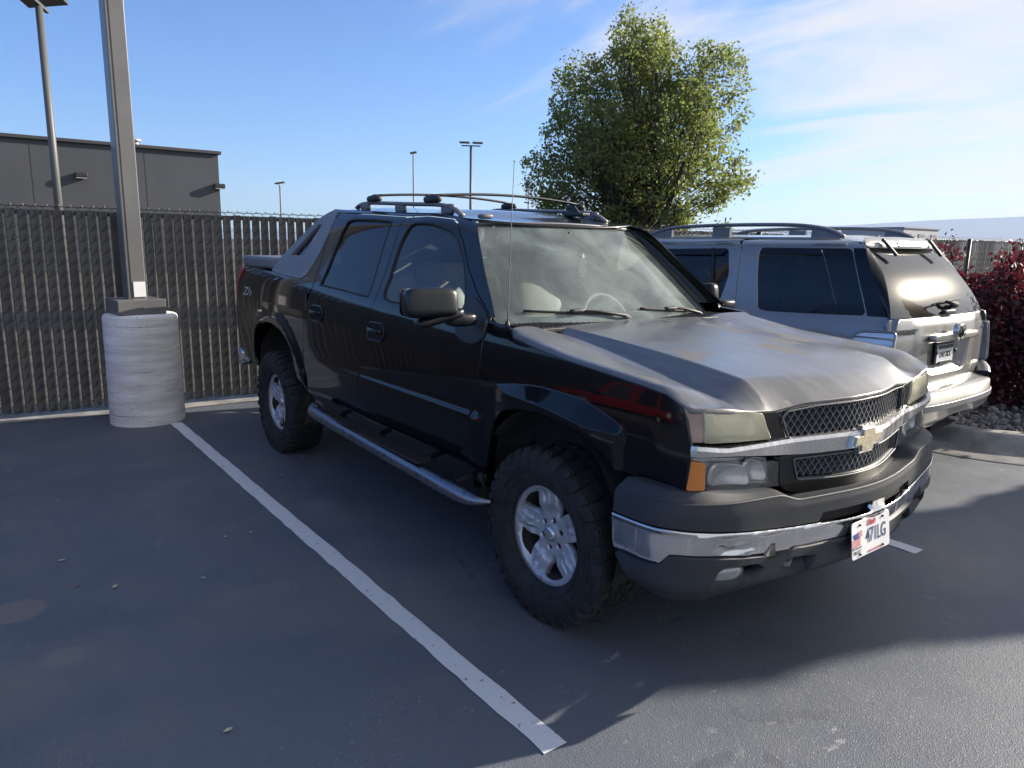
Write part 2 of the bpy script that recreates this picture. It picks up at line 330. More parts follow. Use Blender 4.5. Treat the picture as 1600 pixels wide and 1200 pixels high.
def rnd_poly(p,r=.02,k=4,skip=()):
    """round polygon corners"""
    out=[];n=len(p)
    for i in range(n):
        a,b,c=Vector(p[i-1]),Vector(p[i]),Vector(p[(i+1)%n]); u=(a-b);v=(c-b); rr=min(r,u.length*.45,v.length*.45)
        if i in skip or rr<1e-4: out.append(tuple(b)); continue
        A=b+u.normalized()*rr; C=b+v.normalized()*rr
        for q in range(k+1):
            t=q/k; out.append(tuple(A*(1-t)**2+b*2*t*(1-t)+C*t*t))
    return out
def off_poly(p,d):
    """offset inwards by d (p counter-clockwise)"""
    n=len(p);out=[]
    for i in range(n):
        a,b,c=Vector(p[i-1]),Vector(p[i]),Vector(p[(i+1)%n]); u=(b-a);v=(c-b)
        if u.length<1e-9: u=v
        if v.length<1e-9: v=u
        nu=Vector((-u.y,u.x)).normalized(); nv=Vector((-v.y,v.x)).normalized(); m=nu+nv
        if m.length<1e-6: m=nu
        m.normalize(); k=min(2.,1/max(.35,m.dot(nu))); out.append(tuple(b+m*d*k))
    return out
def resample(p,st):
    out=[];n=len(p)
    for i in range(n):
        a,b=p[i],p[(i+1)%n]; L=math.dist(a,b)
        if L<1e-7: continue
        k=max(1,int(math.ceil(L/st)))
        for q in range(k): out.append((a[0]+(b[0]-a[0])*q/k,a[1]+(b[1]-a[1])*q/k))
    o2=[]
    for q in out:
        if not o2 or math.dist(q,o2[-1])>4e-4: o2.append(q)
    if math.dist(o2[0],o2[-1])<4e-4: o2.pop()
    return o2
def panel(name,outer,f,mat,parent,hint,holes=(),step=.04,gap=.002,depth=.014,lip=.004,lines=(),mats=None,fm=None,rows=None):
    """a trimmed sheet of the surface f(u,v) with a rolled edge; normals come from f"""
    hint=Vector(hint) if not callable(hint) else hint
    o=list(outer); 
    if area(o)<0: o.reverse()
    if gap: o=off_poly(o,gap)
    loops=[resample(o,step)]
    for h in holes:
        h=list(h)
        if area(h)>0: h.reverse()
        loops.append(resample(h,step))
    pts=[];edges=[];lidx=[]
    for L in loops:
        b=len(pts); pts+=L; n=len(L); edges+=[(b+i,b+(i+1)%n) for i in range(n)]; lidx.append(list(range(b,b+n)))
    nb=len(pts)
    for ln in lines:
        q=[p for i,p in enumerate(resample(list(ln)+[ln[-1]],step)) if inpoly(p[0],p[1],loops[0]) and all(not inpoly(p[0],p[1],h) for h in loops[1:]) and min(math.dist(p,b) for b in pts[:nb])>step*.25]
        bq=len(pts); pts+=q; edges+=[(bq+i,bq+i+1) for i in range(len(q)-1) if math.dist(q[i],q[i+1])<step*1.3]
    bd=pts[:]; x0=min(p[0] for p in loops[0]);x1=max(p[0] for p in loops[0]);y0=min(p[1] for p in loops[0]);y1=max(p[1] for p in loops[0])
    cell={}
    for q in bd: cell.setdefault((int(q[0]//step),int(q[1]//step)),[]).append(q)
    ys=rows or [y0+step*(i+.5) for i in range(int((y1-y0)/step)+1)]
    nx=int((x1-x0)/step)+1
    for y in ys:
        for i in range(nx):
            x=x0+step*(i+.5)
            if x>x1 or y>y1 or y<y0: continue
            if not inpoly(x,y,loops[0]) or any(inpoly(x,y,h) for h in loops[1:]): continue
            ci,cj=int(x//step),int(y//step); ok=True
            for a in (-1,0,1):
                for b in (-1,0,1):
                    for q in cell.get((ci+a,cj+b),()):
                        if math.dist(q,(x,y))<step*.45: ok=False
            if ok: pts.append((x,y))
    vs,es,fs,ov,_,_=delaunay_2d_cdt([Vector(p) for p in pts],edges,[],0,1e-7)
    V=[(v.x,v.y) for v in vs]; inv={}
    for i,l in enumerate(ov):
        for k in l: inv[k]=i
    tris=[]
    for t in fs:
        cx_=sum(V[i][0] for i in t)/3; cy_=sum(V[i][1] for i in t)/3
        if inpoly(cx_,cy_,loops[0]) and not any(inpoly(cx_,cy_,h) for h in loops[1:]): tris.append(list(t))
    e=.0015; P=[];N=[]
    for (u,v) in V:
        p=Vector(f(u,v)); a=Vector(f(u+e,v))-Vector(f(u-e,v)); b=Vector(f(u,v+e))-Vector(f(u,v-e)); n=a.cross(b)
        n=n.normalized() if n.length>1e-12 else Vector((0,0,1))
        h=hint(p) if callable(hint) else hint
        if n.dot(h)<0: n=-n
        P.append(p);N.append(n)
    F=[];FM=[]
    for t in tris:
        n=(P[t[1]]-P[t[0]]).cross(P[t[2]]-P[t[0]])
        if n.dot(N[t[0]]+N[t[1]]+N[t[2]])<0: t=[t[0],t[2],t[1]]
        F.append(t); FM.append(fm(sum(V[i][0] for i in t)/3,sum(V[i][1] for i in t)/3) if fm else 0)
    if lip:
        for L,idx in zip(loops,lidx):
            n=len(L); r0=[inv[i] for i in idx]; r1=[];r2=[]
            for i in range(n):
                a,b=L[i-1],L[(i+1)%n]; tx,ty=b[0]-a[0],b[1]-a[1]; q=math.hypot(tx,ty) or 1; ox,oy=ty/q,-tx/q
                u,v=L[i]; D=(Vector(f(u+ox*e,v+oy*e))-Vector(f(u,v))); D=D.normalized() if D.length>1e-9 else Vector((0,0,0)); p=P[r0[i]]; m=N[r0[i]]
                D=(D-m*D.dot(m)); D=D.normalized() if D.length>1e-9 else D
                P.append(p+D*lip*.75-m*lip*.35); N.append((m+D).normalized()); r1.append(len(P)-1)
                P.append(p+D*lip-m*depth); N.append(D if D.length>0 else m); r2.append(len(P)-1)
            for i in range(n):
                j=(i+1)%n
                for A,B in ((r0,r1),(r1,r2)):
                    q=[A[i],A[j],B[j],B[i]]; nn=(P[q[1]]-P[q[0]]).cross(P[q[3]]-P[q[0]])
                    if nn.dot(N[B[i]])<0: q.reverse()
                    F.append(q); FM.append(FM[0] if FM else 0)
    return mesh_obj(name,P,F,mat,parent,True,N,mats=mats,fmat=FM if mats else None)
def loft(name,curves,mat,parent,hint=None,smooth=True,thick=0.):
    n=len(curves[0]); vs=[Vector(p) for c in curves for p in c]; fs=[[i*n+k,i*n+k+1,(i+1)*n+k+1,(i+1)*n+k] for i in range(len(curves)-1) for k in range(n-1)]
    o=mesh_obj(name,vs,fs,mat,parent,smooth)
    if hint is not None:
        s=sum((p.normal.dot(Vector(hint))*p.area for p in o.data.polygons))
        if s<0: o.data.flip_normals()
    return o
def text(name,body,size,mtx,mat,parent,ext=.0015,sx=1.,align='CENTER',shear=0.,bold=0.):
    cu=bpy.data.curves.new(name,'FONT'); cu.body=body; cu.size=size; cu.extrude=ext; cu.align_x=align; cu.align_y='CENTER'; cu.shear=shear; cu.offset=bold; cu.resolution_u=3
    t=bpy.data.objects.new(name+'_t',cu); COL.objects.link(t); dg=bpy.context.evaluated_depsgraph_get(); me=bpy.data.meshes.new_from_object(t.evaluated_get(dg)); bpy.data.objects.remove(t); bpy.data.curves.remove(cu)
    me.transform(Matrix.Diagonal((sx,1,1,1))); me.transform(mtx); me.materials.clear(); me.materials.append(M(mat)); me.name=name
    o=bpy.data.objects.new(name,me); return link(o,parent)
def frame(o,xd,yd):
    xd=Vector(xd).normalized(); yd=Vector(yd); yd=(yd-xd*yd.dot(xd)).normalized(); z=xd.cross(yd); return Matrix(((xd.x,yd.x,z.x,o[0]),(xd.y,yd.y,z.y,o[1]),(xd.z,yd.z,z.z,o[2]),(0,0,0,1)))
import math
def pchip(xs,ys):
    n=len(xs);h=[xs[i+1]-xs[i] for i in range(n-1)];d=[(ys[i+1]-ys[i])/h[i] for i in range(n-1)]
    m=[d[0]]+[0 if d[i-1]*d[i]<=0 else 2*d[i-1]*d[i]/(d[i-1]+d[i]) for i in range(1,n-1)]+[d[-1]]
    def f(x):
        if x<=xs[0]: return ys[0]+m[0]*(x-xs[0])
        if x>=xs[-1]: return ys[-1]+m[-1]*(x-xs[-1])
        i=0
        while x>xs[i+1]: i+=1
        t=(x-xs[i])/h[i]
        return (ys[i]*(1+2*t)*(1-t)**2+m[i]*h[i]*t*(1-t)**2+ys[i+1]*t*t*(3-2*t)+m[i+1]*h[i]*t*t*(t-1))
    return f
def sm(a,b,x):
    t=(x-a)/(b-a); t=0 if t<0 else 1 if t>1 else t
    return t*t*(3-2*t)
# ---- pickup side: half width as function of x (forward), z
_wl=pchip([.40,.50,.62,.80,.95,1.05,1.15,1.24,1.30,1.335,1.36,1.60,1.74,1.79,1.825,1.85],[.86,.885,.912,.93,.939,.937,.926,.910,.891,.871,.858,.752,.690,.655,.60,.53])
_wt=pchip([-4.7,-4.3,-3.6,-3.0,-2.0,-.5,.2,.6,.78,.9],[-.06,-.02,.015,.02,.012,.0,0,-.008,-.035,-.075])
_rk=pchip([-4.7,-3.3,-2.6,-1.7,-.3,1],[.125,.105,.07,.03,0,0])
_fT=pchip([-.36,-.18,0,.213,.337,.422,.47],[1.034,1.062,1.076,1.070,1.045,1.018,.992])
_fB=pchip([-.36,-.232,.004,.217,.34,.44,.47],[1.034,1.013,1.007,.989,.975,.975,.992])
def tw(x,z):
    w=_wl(z-_rk(x)*sm(.9,1.3,z))+_wt(x)
    # ledge along the doors
    w+=.020*min(1,max(0,(.872-z)/.030))*sm(-2.6,-1.7,x)*(1-sm(-.56,-.42,x))
    # front flare ledge
    if -.36<x<.47 and z<1.2:
        T=_fT(x);B=_fB(x)
        if T>B: w+=.62*(T-B)*min(1,max(0,(T-z)/(T-B)))
    return w

class Plan:
    """smooth plan curve, arc length s from the centre (negative on the right)"""
    def __init__(self,pts,n=160):
        # pts: (x,y) with y from 0 outward
        m=[(x,-y) for x,y in reversed(pts[1:])]+list(pts)
        P=[]
        for i in range(len(m)-1):
            p0=m[max(i-1,0)];p1=m[i];p2=m[i+1];p3=m[min(i+2,len(m)-1)]
            if i==0: p0=(2*p1[0]-p2[0],2*p1[1]-p2[1])
            if i==len(m)-2: p3=(2*p2[0]-p1[0],2*p2[1]-p1[1])
            for k in range(12):
                t=k/12
                P.append(tuple(.5*(2*p1[j]+(-p0[j]+p2[j])*t+(2*p0[j]-5*p1[j]+4*p2[j]-p3[j])*t*t+(-p0[j]+3*p1[j]-3*p2[j]+p3[j])*t**3) for j in (0,1)))
        P.append(m[-1])
        S=[0]
        for a,b in zip(P,P[1:]): S.append(S[-1]+math.dist(a,b))
        h=S[-1]/2; self.S=[q-h for q in S]; self.P=P; self.h=h
    def at(self,s,o=0.):
        S=self.S;P=self.P
        lo,hi=0,len(S)-2
        while lo<hi:
            m=(lo+hi+1)//2
            if S[m]<=s: lo=m
            else: hi=m-1
        i=lo; L=S[i+1]-S[i]; t=(s-S[i])/L
        def tan(j):
            a=P[max(j-1,0)];b=P[min(j+1,len(P)-1)]; d=math.dist(a,b); return ((b[0]-a[0])/d,(b[1]-a[1])/d)
        T0,T1=tan(i),tan(i+1); tx=T0[0]*(1-t)+T1[0]*t; ty=T0[1]*(1-t)+T1[1]*t
        x=P[i][0]+(P[i+1][0]-P[i][0])*t; y=P[i][1]+(P[i+1][1]-P[i][1])*t
        return (x+ty*o, y-tx*o)
FC=Plan([(.93,0),(.925,.1),(.902,.22),(.848,.44),(.822,.62),(.79,.80),(.765,.875),(.71,.925),(.62,.95)])
BC=Plan([(1.0,0),(.99,.15),(.965,.3),(.915,.55),(.87,.76),(.82,.88),(.75,.96),(.66,1.0),(.49,1.01)])
# ---- silver SUV, local: l forward from the rear face, t to its left, z
_sw=pchip([.35,.45,.65,.85,1.0,1.10,1.17,1.20,1.45,1.62,1.69,1.74,1.77],[.84,.875,.905,.915,.90,.875,.845,.825,.745,.685,.645,.57,.47])
def sw(l,z):
    w=_sw(z)
    w-=.05*(1-sm(-.05,.7,l))**1.5
    return w
_sl=pchip([.35,.70,1.0,1.15,1.20,1.45,1.68,1.74],[.02,0,0,.02,.035,.18,.40,.52])
def sr(t,z):
    return _sl(z)+.055*(abs(t)/.82)**3
# ================================================================ the setting
def sheet(name,pts,z,mat,step=None,kind='structure'):
    o=mesh_obj(name,[(x,y,z) for x,y in pts],[list(range(len(pts)))],mat,None,False); 
    if kind: o['kind']=kind
    if o.data.polygons[0].normal.z<0: o.data.flip_normals()
    return o
sheet('ground',[(-9000,-9000),(9000,-9000),(9000,9000),(-9000,9000)],-.02,'soil')
sheet('asphalt',[(-5.75,-60),(60,-60),(60,60),(1.0,60),(-5.0,60)] if 0 else [(-11.9,-60),(60,-60),(60,60),(.9,60)],0,'asphalt')
def stripe(x0,x1,y0,y1,w=.098):
    n=60; rr=random.Random(4); vs=[];
    for i in range(n+1):
        t=i/n; x=x0+(x1-x0)*t; y=y0+(y1-y0)*t; vs+= [(x,y-w/2+rr.uniform(-.004,.004),.004),(x,y+w/2+rr.uniform(-.004,.004),.004)]
    o=mesh_obj('parking_line',vs,[[2*i,2*i+2,2*i+3,2*i+1] for i in range(n)],'line_paint',None,False); o['kind']='structure'
    if o.data.polygons[0].normal.z<0: o.data.flip_normals()
stripe(-4.675,.714,-1.477,-1.419); stripe(-4.675,.648,1.285,1.313); stripe(-4.675,.65,-4.2,-4.15)
# concrete strip at the fence foot
fx=lambda y:-5.345+.105*y
def strip():
    n=80; rr=random.Random(9); vs=[]
    for i in range(n+1):
        y=-32+52*i/n; vs+=[(fx(y)-.5,y,.006),(fx(y)+.20+rr.uniform(-.03,.05),y,.006)]
    o=mesh_obj('fence_footing',vs,[[2*i,2*i+1,2*i+3,2*i+2] for i in range(n)],'kerb_concrete',None,False); o['kind']='structure'
    if o.data.polygons[0].normal.z<0: o.data.flip_normals()
strip()
# kerb with gutter
kp=cat([(-5.0,4.55),(-3,4.45),(-1.3,4.22),(-.75,4.05),(-.35,3.98),(0,4.08),(.35,4.32),(.8,4.75),(1.6,5.7),(3,7.6),(6,12)],8)
prof_k=[(-.42,.005),(-.40,.012),(-.06,.010),(-.02,.022),(0,.05),(.012,.125),(.035,.148),(.06,.152),(.17,.152),(.185,.14),(.19,0)]
vs=[];n=len(prof_k)
for i,p in enumerate(kp):
    a=Vector(kp[max(i-1,0)]);b=Vector(kp[min(i+1,len(kp)-1)]); t=(b-a).normalized(); nn=Vector((-t.y,t.x))
    for o,z in prof_k: vs.append((p[0]+nn.x*o,p[1]+nn.y*o,z))
k_=mesh_obj('kerb',vs,[[i*n+j,(i+1)*n+j,(i+1)*n+j+1,i*n+j+1] for i in range(len(kp)-1) for j in range(n-1)],'kerb_concrete',None,True); k_['kind']='structure'; k_.data.set_sharp_from_angle(angle=R_(40))
inner=[(x+.02,y+.16) for x,y in kp]
bed=sheet('planting_bed',[*inner,(6,30),(-3.2,20),(-5.0,5)],.085,'soil')
def rocks():
    rr=random.Random(2); mb=MB(); ico=bmesh.new(); bmesh.ops.create_icosphere(ico,subdivisions=1,radius=1); V=[v.co.copy() for v in ico.verts];F=[[v.index for v in f.verts] for f in ico.faces]; ico.free()
    poly=[*inner,(6,14),(-3,14),(-4.8,5)]
    k=0
    while k<2600:
        x=rr.uniform(-3.0,2.2); y=4.1+(rr.random()**1.6)*4.5
        if not inpoly(x,y,poly): continue
        s_=rr.uniform(.015,.05); m=Matrix.Translation((x,y,.09+s_*.3))@Matrix.Rotation(rr.uniform(0,6),4,Vector((rr.random(),rr.random(),rr.random())).normalized())@Matrix.Diagonal((s_,s_*rr.uniform(.6,.9),s_*rr.uniform(.4,.7),1))
        mb.add([m@(v*rr.uniform(.85,1.15)) for v in V],F); k+=1
    o=mesh_obj('gravel',mb.v,mb.f,'stone',None,False); o['kind']='stuff'; tag(o,'loose grey landscaping rocks under the red shrubs','gravel')
rocks()
# ---------------------------------------------------------------- slatted chain link fence
FE=empty('slatted_fence',(fx(-2),-2,0)); tag(FE,'dark chain link fence with upright privacy slats behind the parked vehicles','fence')
def fence():
    rr=random.Random(7); P=.0915; y=-11.; sl=MB(); W=MB(); 
    tx,ty=.105,1.; q=math.hypot(tx,ty); T=Vector((tx/q,ty/q,0)); rr=random.Random(7); N=Vector((ty/q,-tx/q,0)); O=Vector((fx(0),0,0))
    POSTS=(-29,-25.9,-22.9,-19.9,-16.9,-13.9,-10.9,-7.9,-4.95,-1.62,1.1,4.1,7.1,10.1,13.1,16.1,19.1,22.1,25.1,28.1,31.1)
    H=1.945; a=-30.; i=0
    while a<34:
        c=O+T*a; h=H-.045-.0016*a*0+rr.uniform(-.012,.012); w=.077; tw_=rr.uniform(-.07,.07); ln=rr.uniform(-.006,.006); z0=.05+rr.uniform(-.01,.01)
        Tn=(T*math.cos(tw_)+N*math.sin(tw_)); b=[]
        for z,dx in ((z0,0),(z0+(h-z0)*.5,rr.uniform(-.003,.003)),(h,ln)):
            for u,d in ((-.5,.001),(-.44,.004),(-.38,.0035),(.38,.0035),(.44,.004),(.5,.001),(.46,-.004),(-.46,-.004)): b.append(c+Tn*(u*w+dx)+N*d+Vector((0,0,z)))
        if all(abs(a-q_)>.05 for q_ in POSTS): sl.add(b,[[k,(k+1)%8,8+(k+1)%8,8+k] for k in range(8)]+[[8+k,8+(k+1)%8,16+(k+1)%8,16+k] for k in range(8)]+[[16,17,18,19,20,21,22,23]])
        a+=P; i+=1
    o=sl.build('slats','slat',FE,auto=50); 
    # wire: each strand zigzags, front of the slats going up, behind coming down
    a=-11.+P/2; z1=H
    def seg(p,q,r=.0020):
        d=(q-p).normalized(); A=d.cross(N).normalized()*r; B=N*r; W.add([p+A,p+B,p-A,p-B,q+A,q+B,q-A,q-B],[[0,1,5,4],[1,2,6,5],[2,3,7,6],[3,0,4,7]])
    k=0
    while a<16:
        z=.03; side=1; c=O+T*a
        while z<z1-.01:
            zn=z+P*.5*1.15
            if side>0: seg(c-T*P*.5+N*.007+Vector((0,0,z)),c+T*P*.5+N*.009+Vector((0,0,min(zn,z1))))
            else: seg(c+T*P*.5+N*.012+Vector((0,0,z)),c-T*P*.5-N*.010+Vector((0,0,min(zn,z1))))
            z=zn; side=-side
        # knuckle on top
        tp=c+N*.008+Vector((0,0,z1)); seg(tp-T*.012-Vector((0,0,.014)),tp+Vector((0,0,.010)),.003); seg(tp+Vector((0,0,.010)),tp+T*.012-Vector((0,0,.014)),.003)
        a+=P; k+=1
    mesh_obj('wire_mesh',W.v,W.f,'wire',FE,False)
    mb=MB(); mb.tube([O+T*-30-N*.03+Vector((0,0,H-.06)),O+T*34-N*.03+Vector((0,0,H-.06))],.021,10); mb.build('top_rail','post_steel',FE,True)
    mb=MB(); mb.tube([O+T*-11+N*.012+Vector((0,0,H-.012)),O+T*34+N*.012+Vector((0,0,H-.012))],.003,5); mb.tube([O+T*-11+N*.012+Vector((0,0,.05)),O+T*34+N*.012+Vector((0,0,.05))],.003,5); mb.build('tension_wire','wire',FE,True)
    for a in POSTS:
        c=O+T*a-N*.012; mb=MB(); mb.tube([c,c+Vector((0,0,H-.02))],.038,12); p_=mb.build('fence_post','post_steel',FE,True)
    for o in FE.children: o.matrix_parent_inverse=Matrix.Translation(-FE.location)
fence()
# ---------------------------------------------------------------- light pole on its concrete base
BX,BY=-4.965,-1.655
cb=MB(); nseg=72; prof_=[(.0,.0),(.318,0)]+[(.318-.010*(k/14)+.0008*math.sin(k*2.3),.985*k/14) for k in range(1,14)]+[(.310,.965),(.303,.985),(.285,.995),(.001,1.0)]
cb.lathe(prof_,'Z',nseg)
rr=random.Random(3)
BASE=cb.build('pole_footing','concrete',None,True); BASE.location=(BX,BY,0)
for v in BASE.data.vertices:
    nz=noise.noise(Vector((v.co.x*5,v.co.y*5,v.co.z*7)))*.0022; r=math.hypot(v.co.x,v.co.y)
    if r>.1: v.co.x*=1+nz/r; v.co.y*=1+nz/r
BASE.data.set_sharp_from_angle(angle=R_(50))
tag(BASE,'round pale concrete footing under the square steel light pole','concrete footing')
def lamp_pole(name,loc,h,r,heads,label,mat='pole_far',square=False,rz=0,group='parking lot light poles',hs=1.,drop=0.):
    E=empty(name,loc,rz); tag(E,label,'light pole',group)
    mb=MB()
    if square: mb.box((0,0,h/2),(r*2,r*2,h),.008)
    else: mb.tube([(0,0,-.5),(0,0,h)],[r,r*.8],12)
    mb.build('pole',mat,E,not square)
    if heads:
        mb=MB(); mb.box((0,0,h+.02),(.06*hs,.9*hs,.05*hs)); mb.build('bracket',mat,E)
        for k in range(heads):
            y=(k-(heads-1)/2)*.62*hs; mb=MB(); mb.box((0.0,y,h+.16*hs),(.62*hs,.46*hs,.08*hs),.01,rot=(0,R_(-10),0)); hd=mb.build('lamp_head','lamp_head',E)
            mb=MB(); 
            for j in range(4): mb.box((-.22*hs+.145*j*hs,y,h+.115*hs+.025*j*hs),(.11*hs,.36*hs,.012*hs),rot=(0,R_(-10),0))
            mb.build('lamp_lens','lamp_panel',hd)
    return E
LP=lamp_pole('light_pole',(BX,BY-.03,1.0),6.6,.078,2,'tall square brown light pole standing on the concrete footing','pole_paint',True,R_(6))
mb=MB(); mb.box((0,0,.065),(.40,.40,.13),.006); mb.build('base_cover','pole_paint',LP)
mb=MB(); mb.box((.082,.02,.215),(.006,.10,.135),.002); lb=mb.build('white_box','white_plate',LP)
mb=MB(); mb.box((.0802,-.045,3.3),(.003,.004,6.5)); mb.build('weld_seam','wire',LP)
lamp_pole('light_pole',(-20.95,-.81,0),7.45,.11,2,'tall round light pole between the slatted fence and the grey building',rz=R_(70),hs=1.55)
lamp_pole('light_pole',(-38.18,23.64,0),7.75,.10,2,'distant light pole with two flat heads, directly above the pickup roof rack',rz=R_(150),hs=1.35)
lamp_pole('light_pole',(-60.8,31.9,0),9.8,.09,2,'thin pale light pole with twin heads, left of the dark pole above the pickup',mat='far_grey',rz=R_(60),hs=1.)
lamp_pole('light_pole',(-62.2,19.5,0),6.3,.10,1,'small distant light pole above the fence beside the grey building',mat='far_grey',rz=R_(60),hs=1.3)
lamp_pole('flag_pole' if 0 else 'light_pole',(-43.8,32.7,0),7.0,.06,0,'bare thin pole at the left edge of the green tree',mat='far_grey')
lamp_pole('light_pole',(-18.9,24.8,0),3.0,.05,0,'short thin pole at the right edge of the green tree',mat='far_grey')
# ---------------------------------------------------------------- grey building
BD=empty('grey_building',(-38.4,0,0)); tag(BD,'flat roofed dark grey stucco building behind the slatted fence','building')
def bw(name,mb,mat,par=BD,**k):
    o=mb.build(name,mat,par,**k); 
    return o
mb=MB(); mb.box((-9,-20.95,3.0),(18,58,6.0)); bw('wall',mb,'stucco')
mb=MB(); mb.box((-8.95,-20.9,6.04),(18.2,58.2,.16),.02); bw('roof_coping',mb,'wall_cap')
for (y,z) in ((1.74,4.49),(8.0,4.36)):
    mb=MB(); mb.box((.16,y,z),(.30,.55,.24),.05,seg=3); L=bw('wall_lamp',mb,'plastic_dark'); mb=MB(); mb.box((.17,y,z-.13),(.24,.45,.03)); mb.build('lamp_lens','vent_metal',L)
mb=MB(); mb.tube([(-.8,4.35,6.1),(-.8,4.35,6.35)],.14,12); mb.sup((-.8,4.35,6.40),(.26,.26,.10),.8,1); bw('roof_vent',mb,'vent_metal',smooth=True)
for y in (-.2,4.55):
    mb=MB(); mb.box((.003,y,3.0),(.01,.02,5.9)); bw('expansion_joint',mb,'wall_cap')
# far pale building / sign frame and hills
FB=empty('pale_warehouse',(-70,150,0)); tag(FB,'far pale industrial building seen just above the roof of the silver SUV','building')
mb=MB(); mb.box((0,-8,2.85),(12,14,5.7)); mb.build('wall','far_white',FB)
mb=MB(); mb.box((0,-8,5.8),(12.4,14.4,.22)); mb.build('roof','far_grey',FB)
for k in range(3):
    mb=MB(); mb.box((6.05,-13+5.0*k,4.3),(.1,2.2,1.0)); mb.build('window','far_grey',FB)
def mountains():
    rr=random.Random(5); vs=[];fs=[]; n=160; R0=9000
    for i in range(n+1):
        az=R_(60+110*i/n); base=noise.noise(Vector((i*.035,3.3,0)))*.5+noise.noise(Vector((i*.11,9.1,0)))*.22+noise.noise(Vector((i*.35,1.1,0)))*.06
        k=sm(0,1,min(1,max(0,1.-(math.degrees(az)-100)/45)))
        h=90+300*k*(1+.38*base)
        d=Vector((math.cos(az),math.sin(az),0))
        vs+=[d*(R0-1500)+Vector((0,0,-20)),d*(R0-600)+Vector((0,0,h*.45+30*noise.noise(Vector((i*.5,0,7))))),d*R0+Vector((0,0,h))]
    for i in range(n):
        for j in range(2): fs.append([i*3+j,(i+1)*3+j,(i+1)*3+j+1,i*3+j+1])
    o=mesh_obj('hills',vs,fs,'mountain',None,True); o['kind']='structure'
mountains()
# overhead cables
for z,y0,lab in ():
    mb=MB(); mb.tube([(-75+150*k/20,75+y0+ (-75+150*k/20)*.25,z-1.2*math.sin(PI*k/20)) for k in range(21)],.018,5); o=mb.build('overhead_cable','far_grey',None,True); tag(o,lab,'cable','overhead cables')
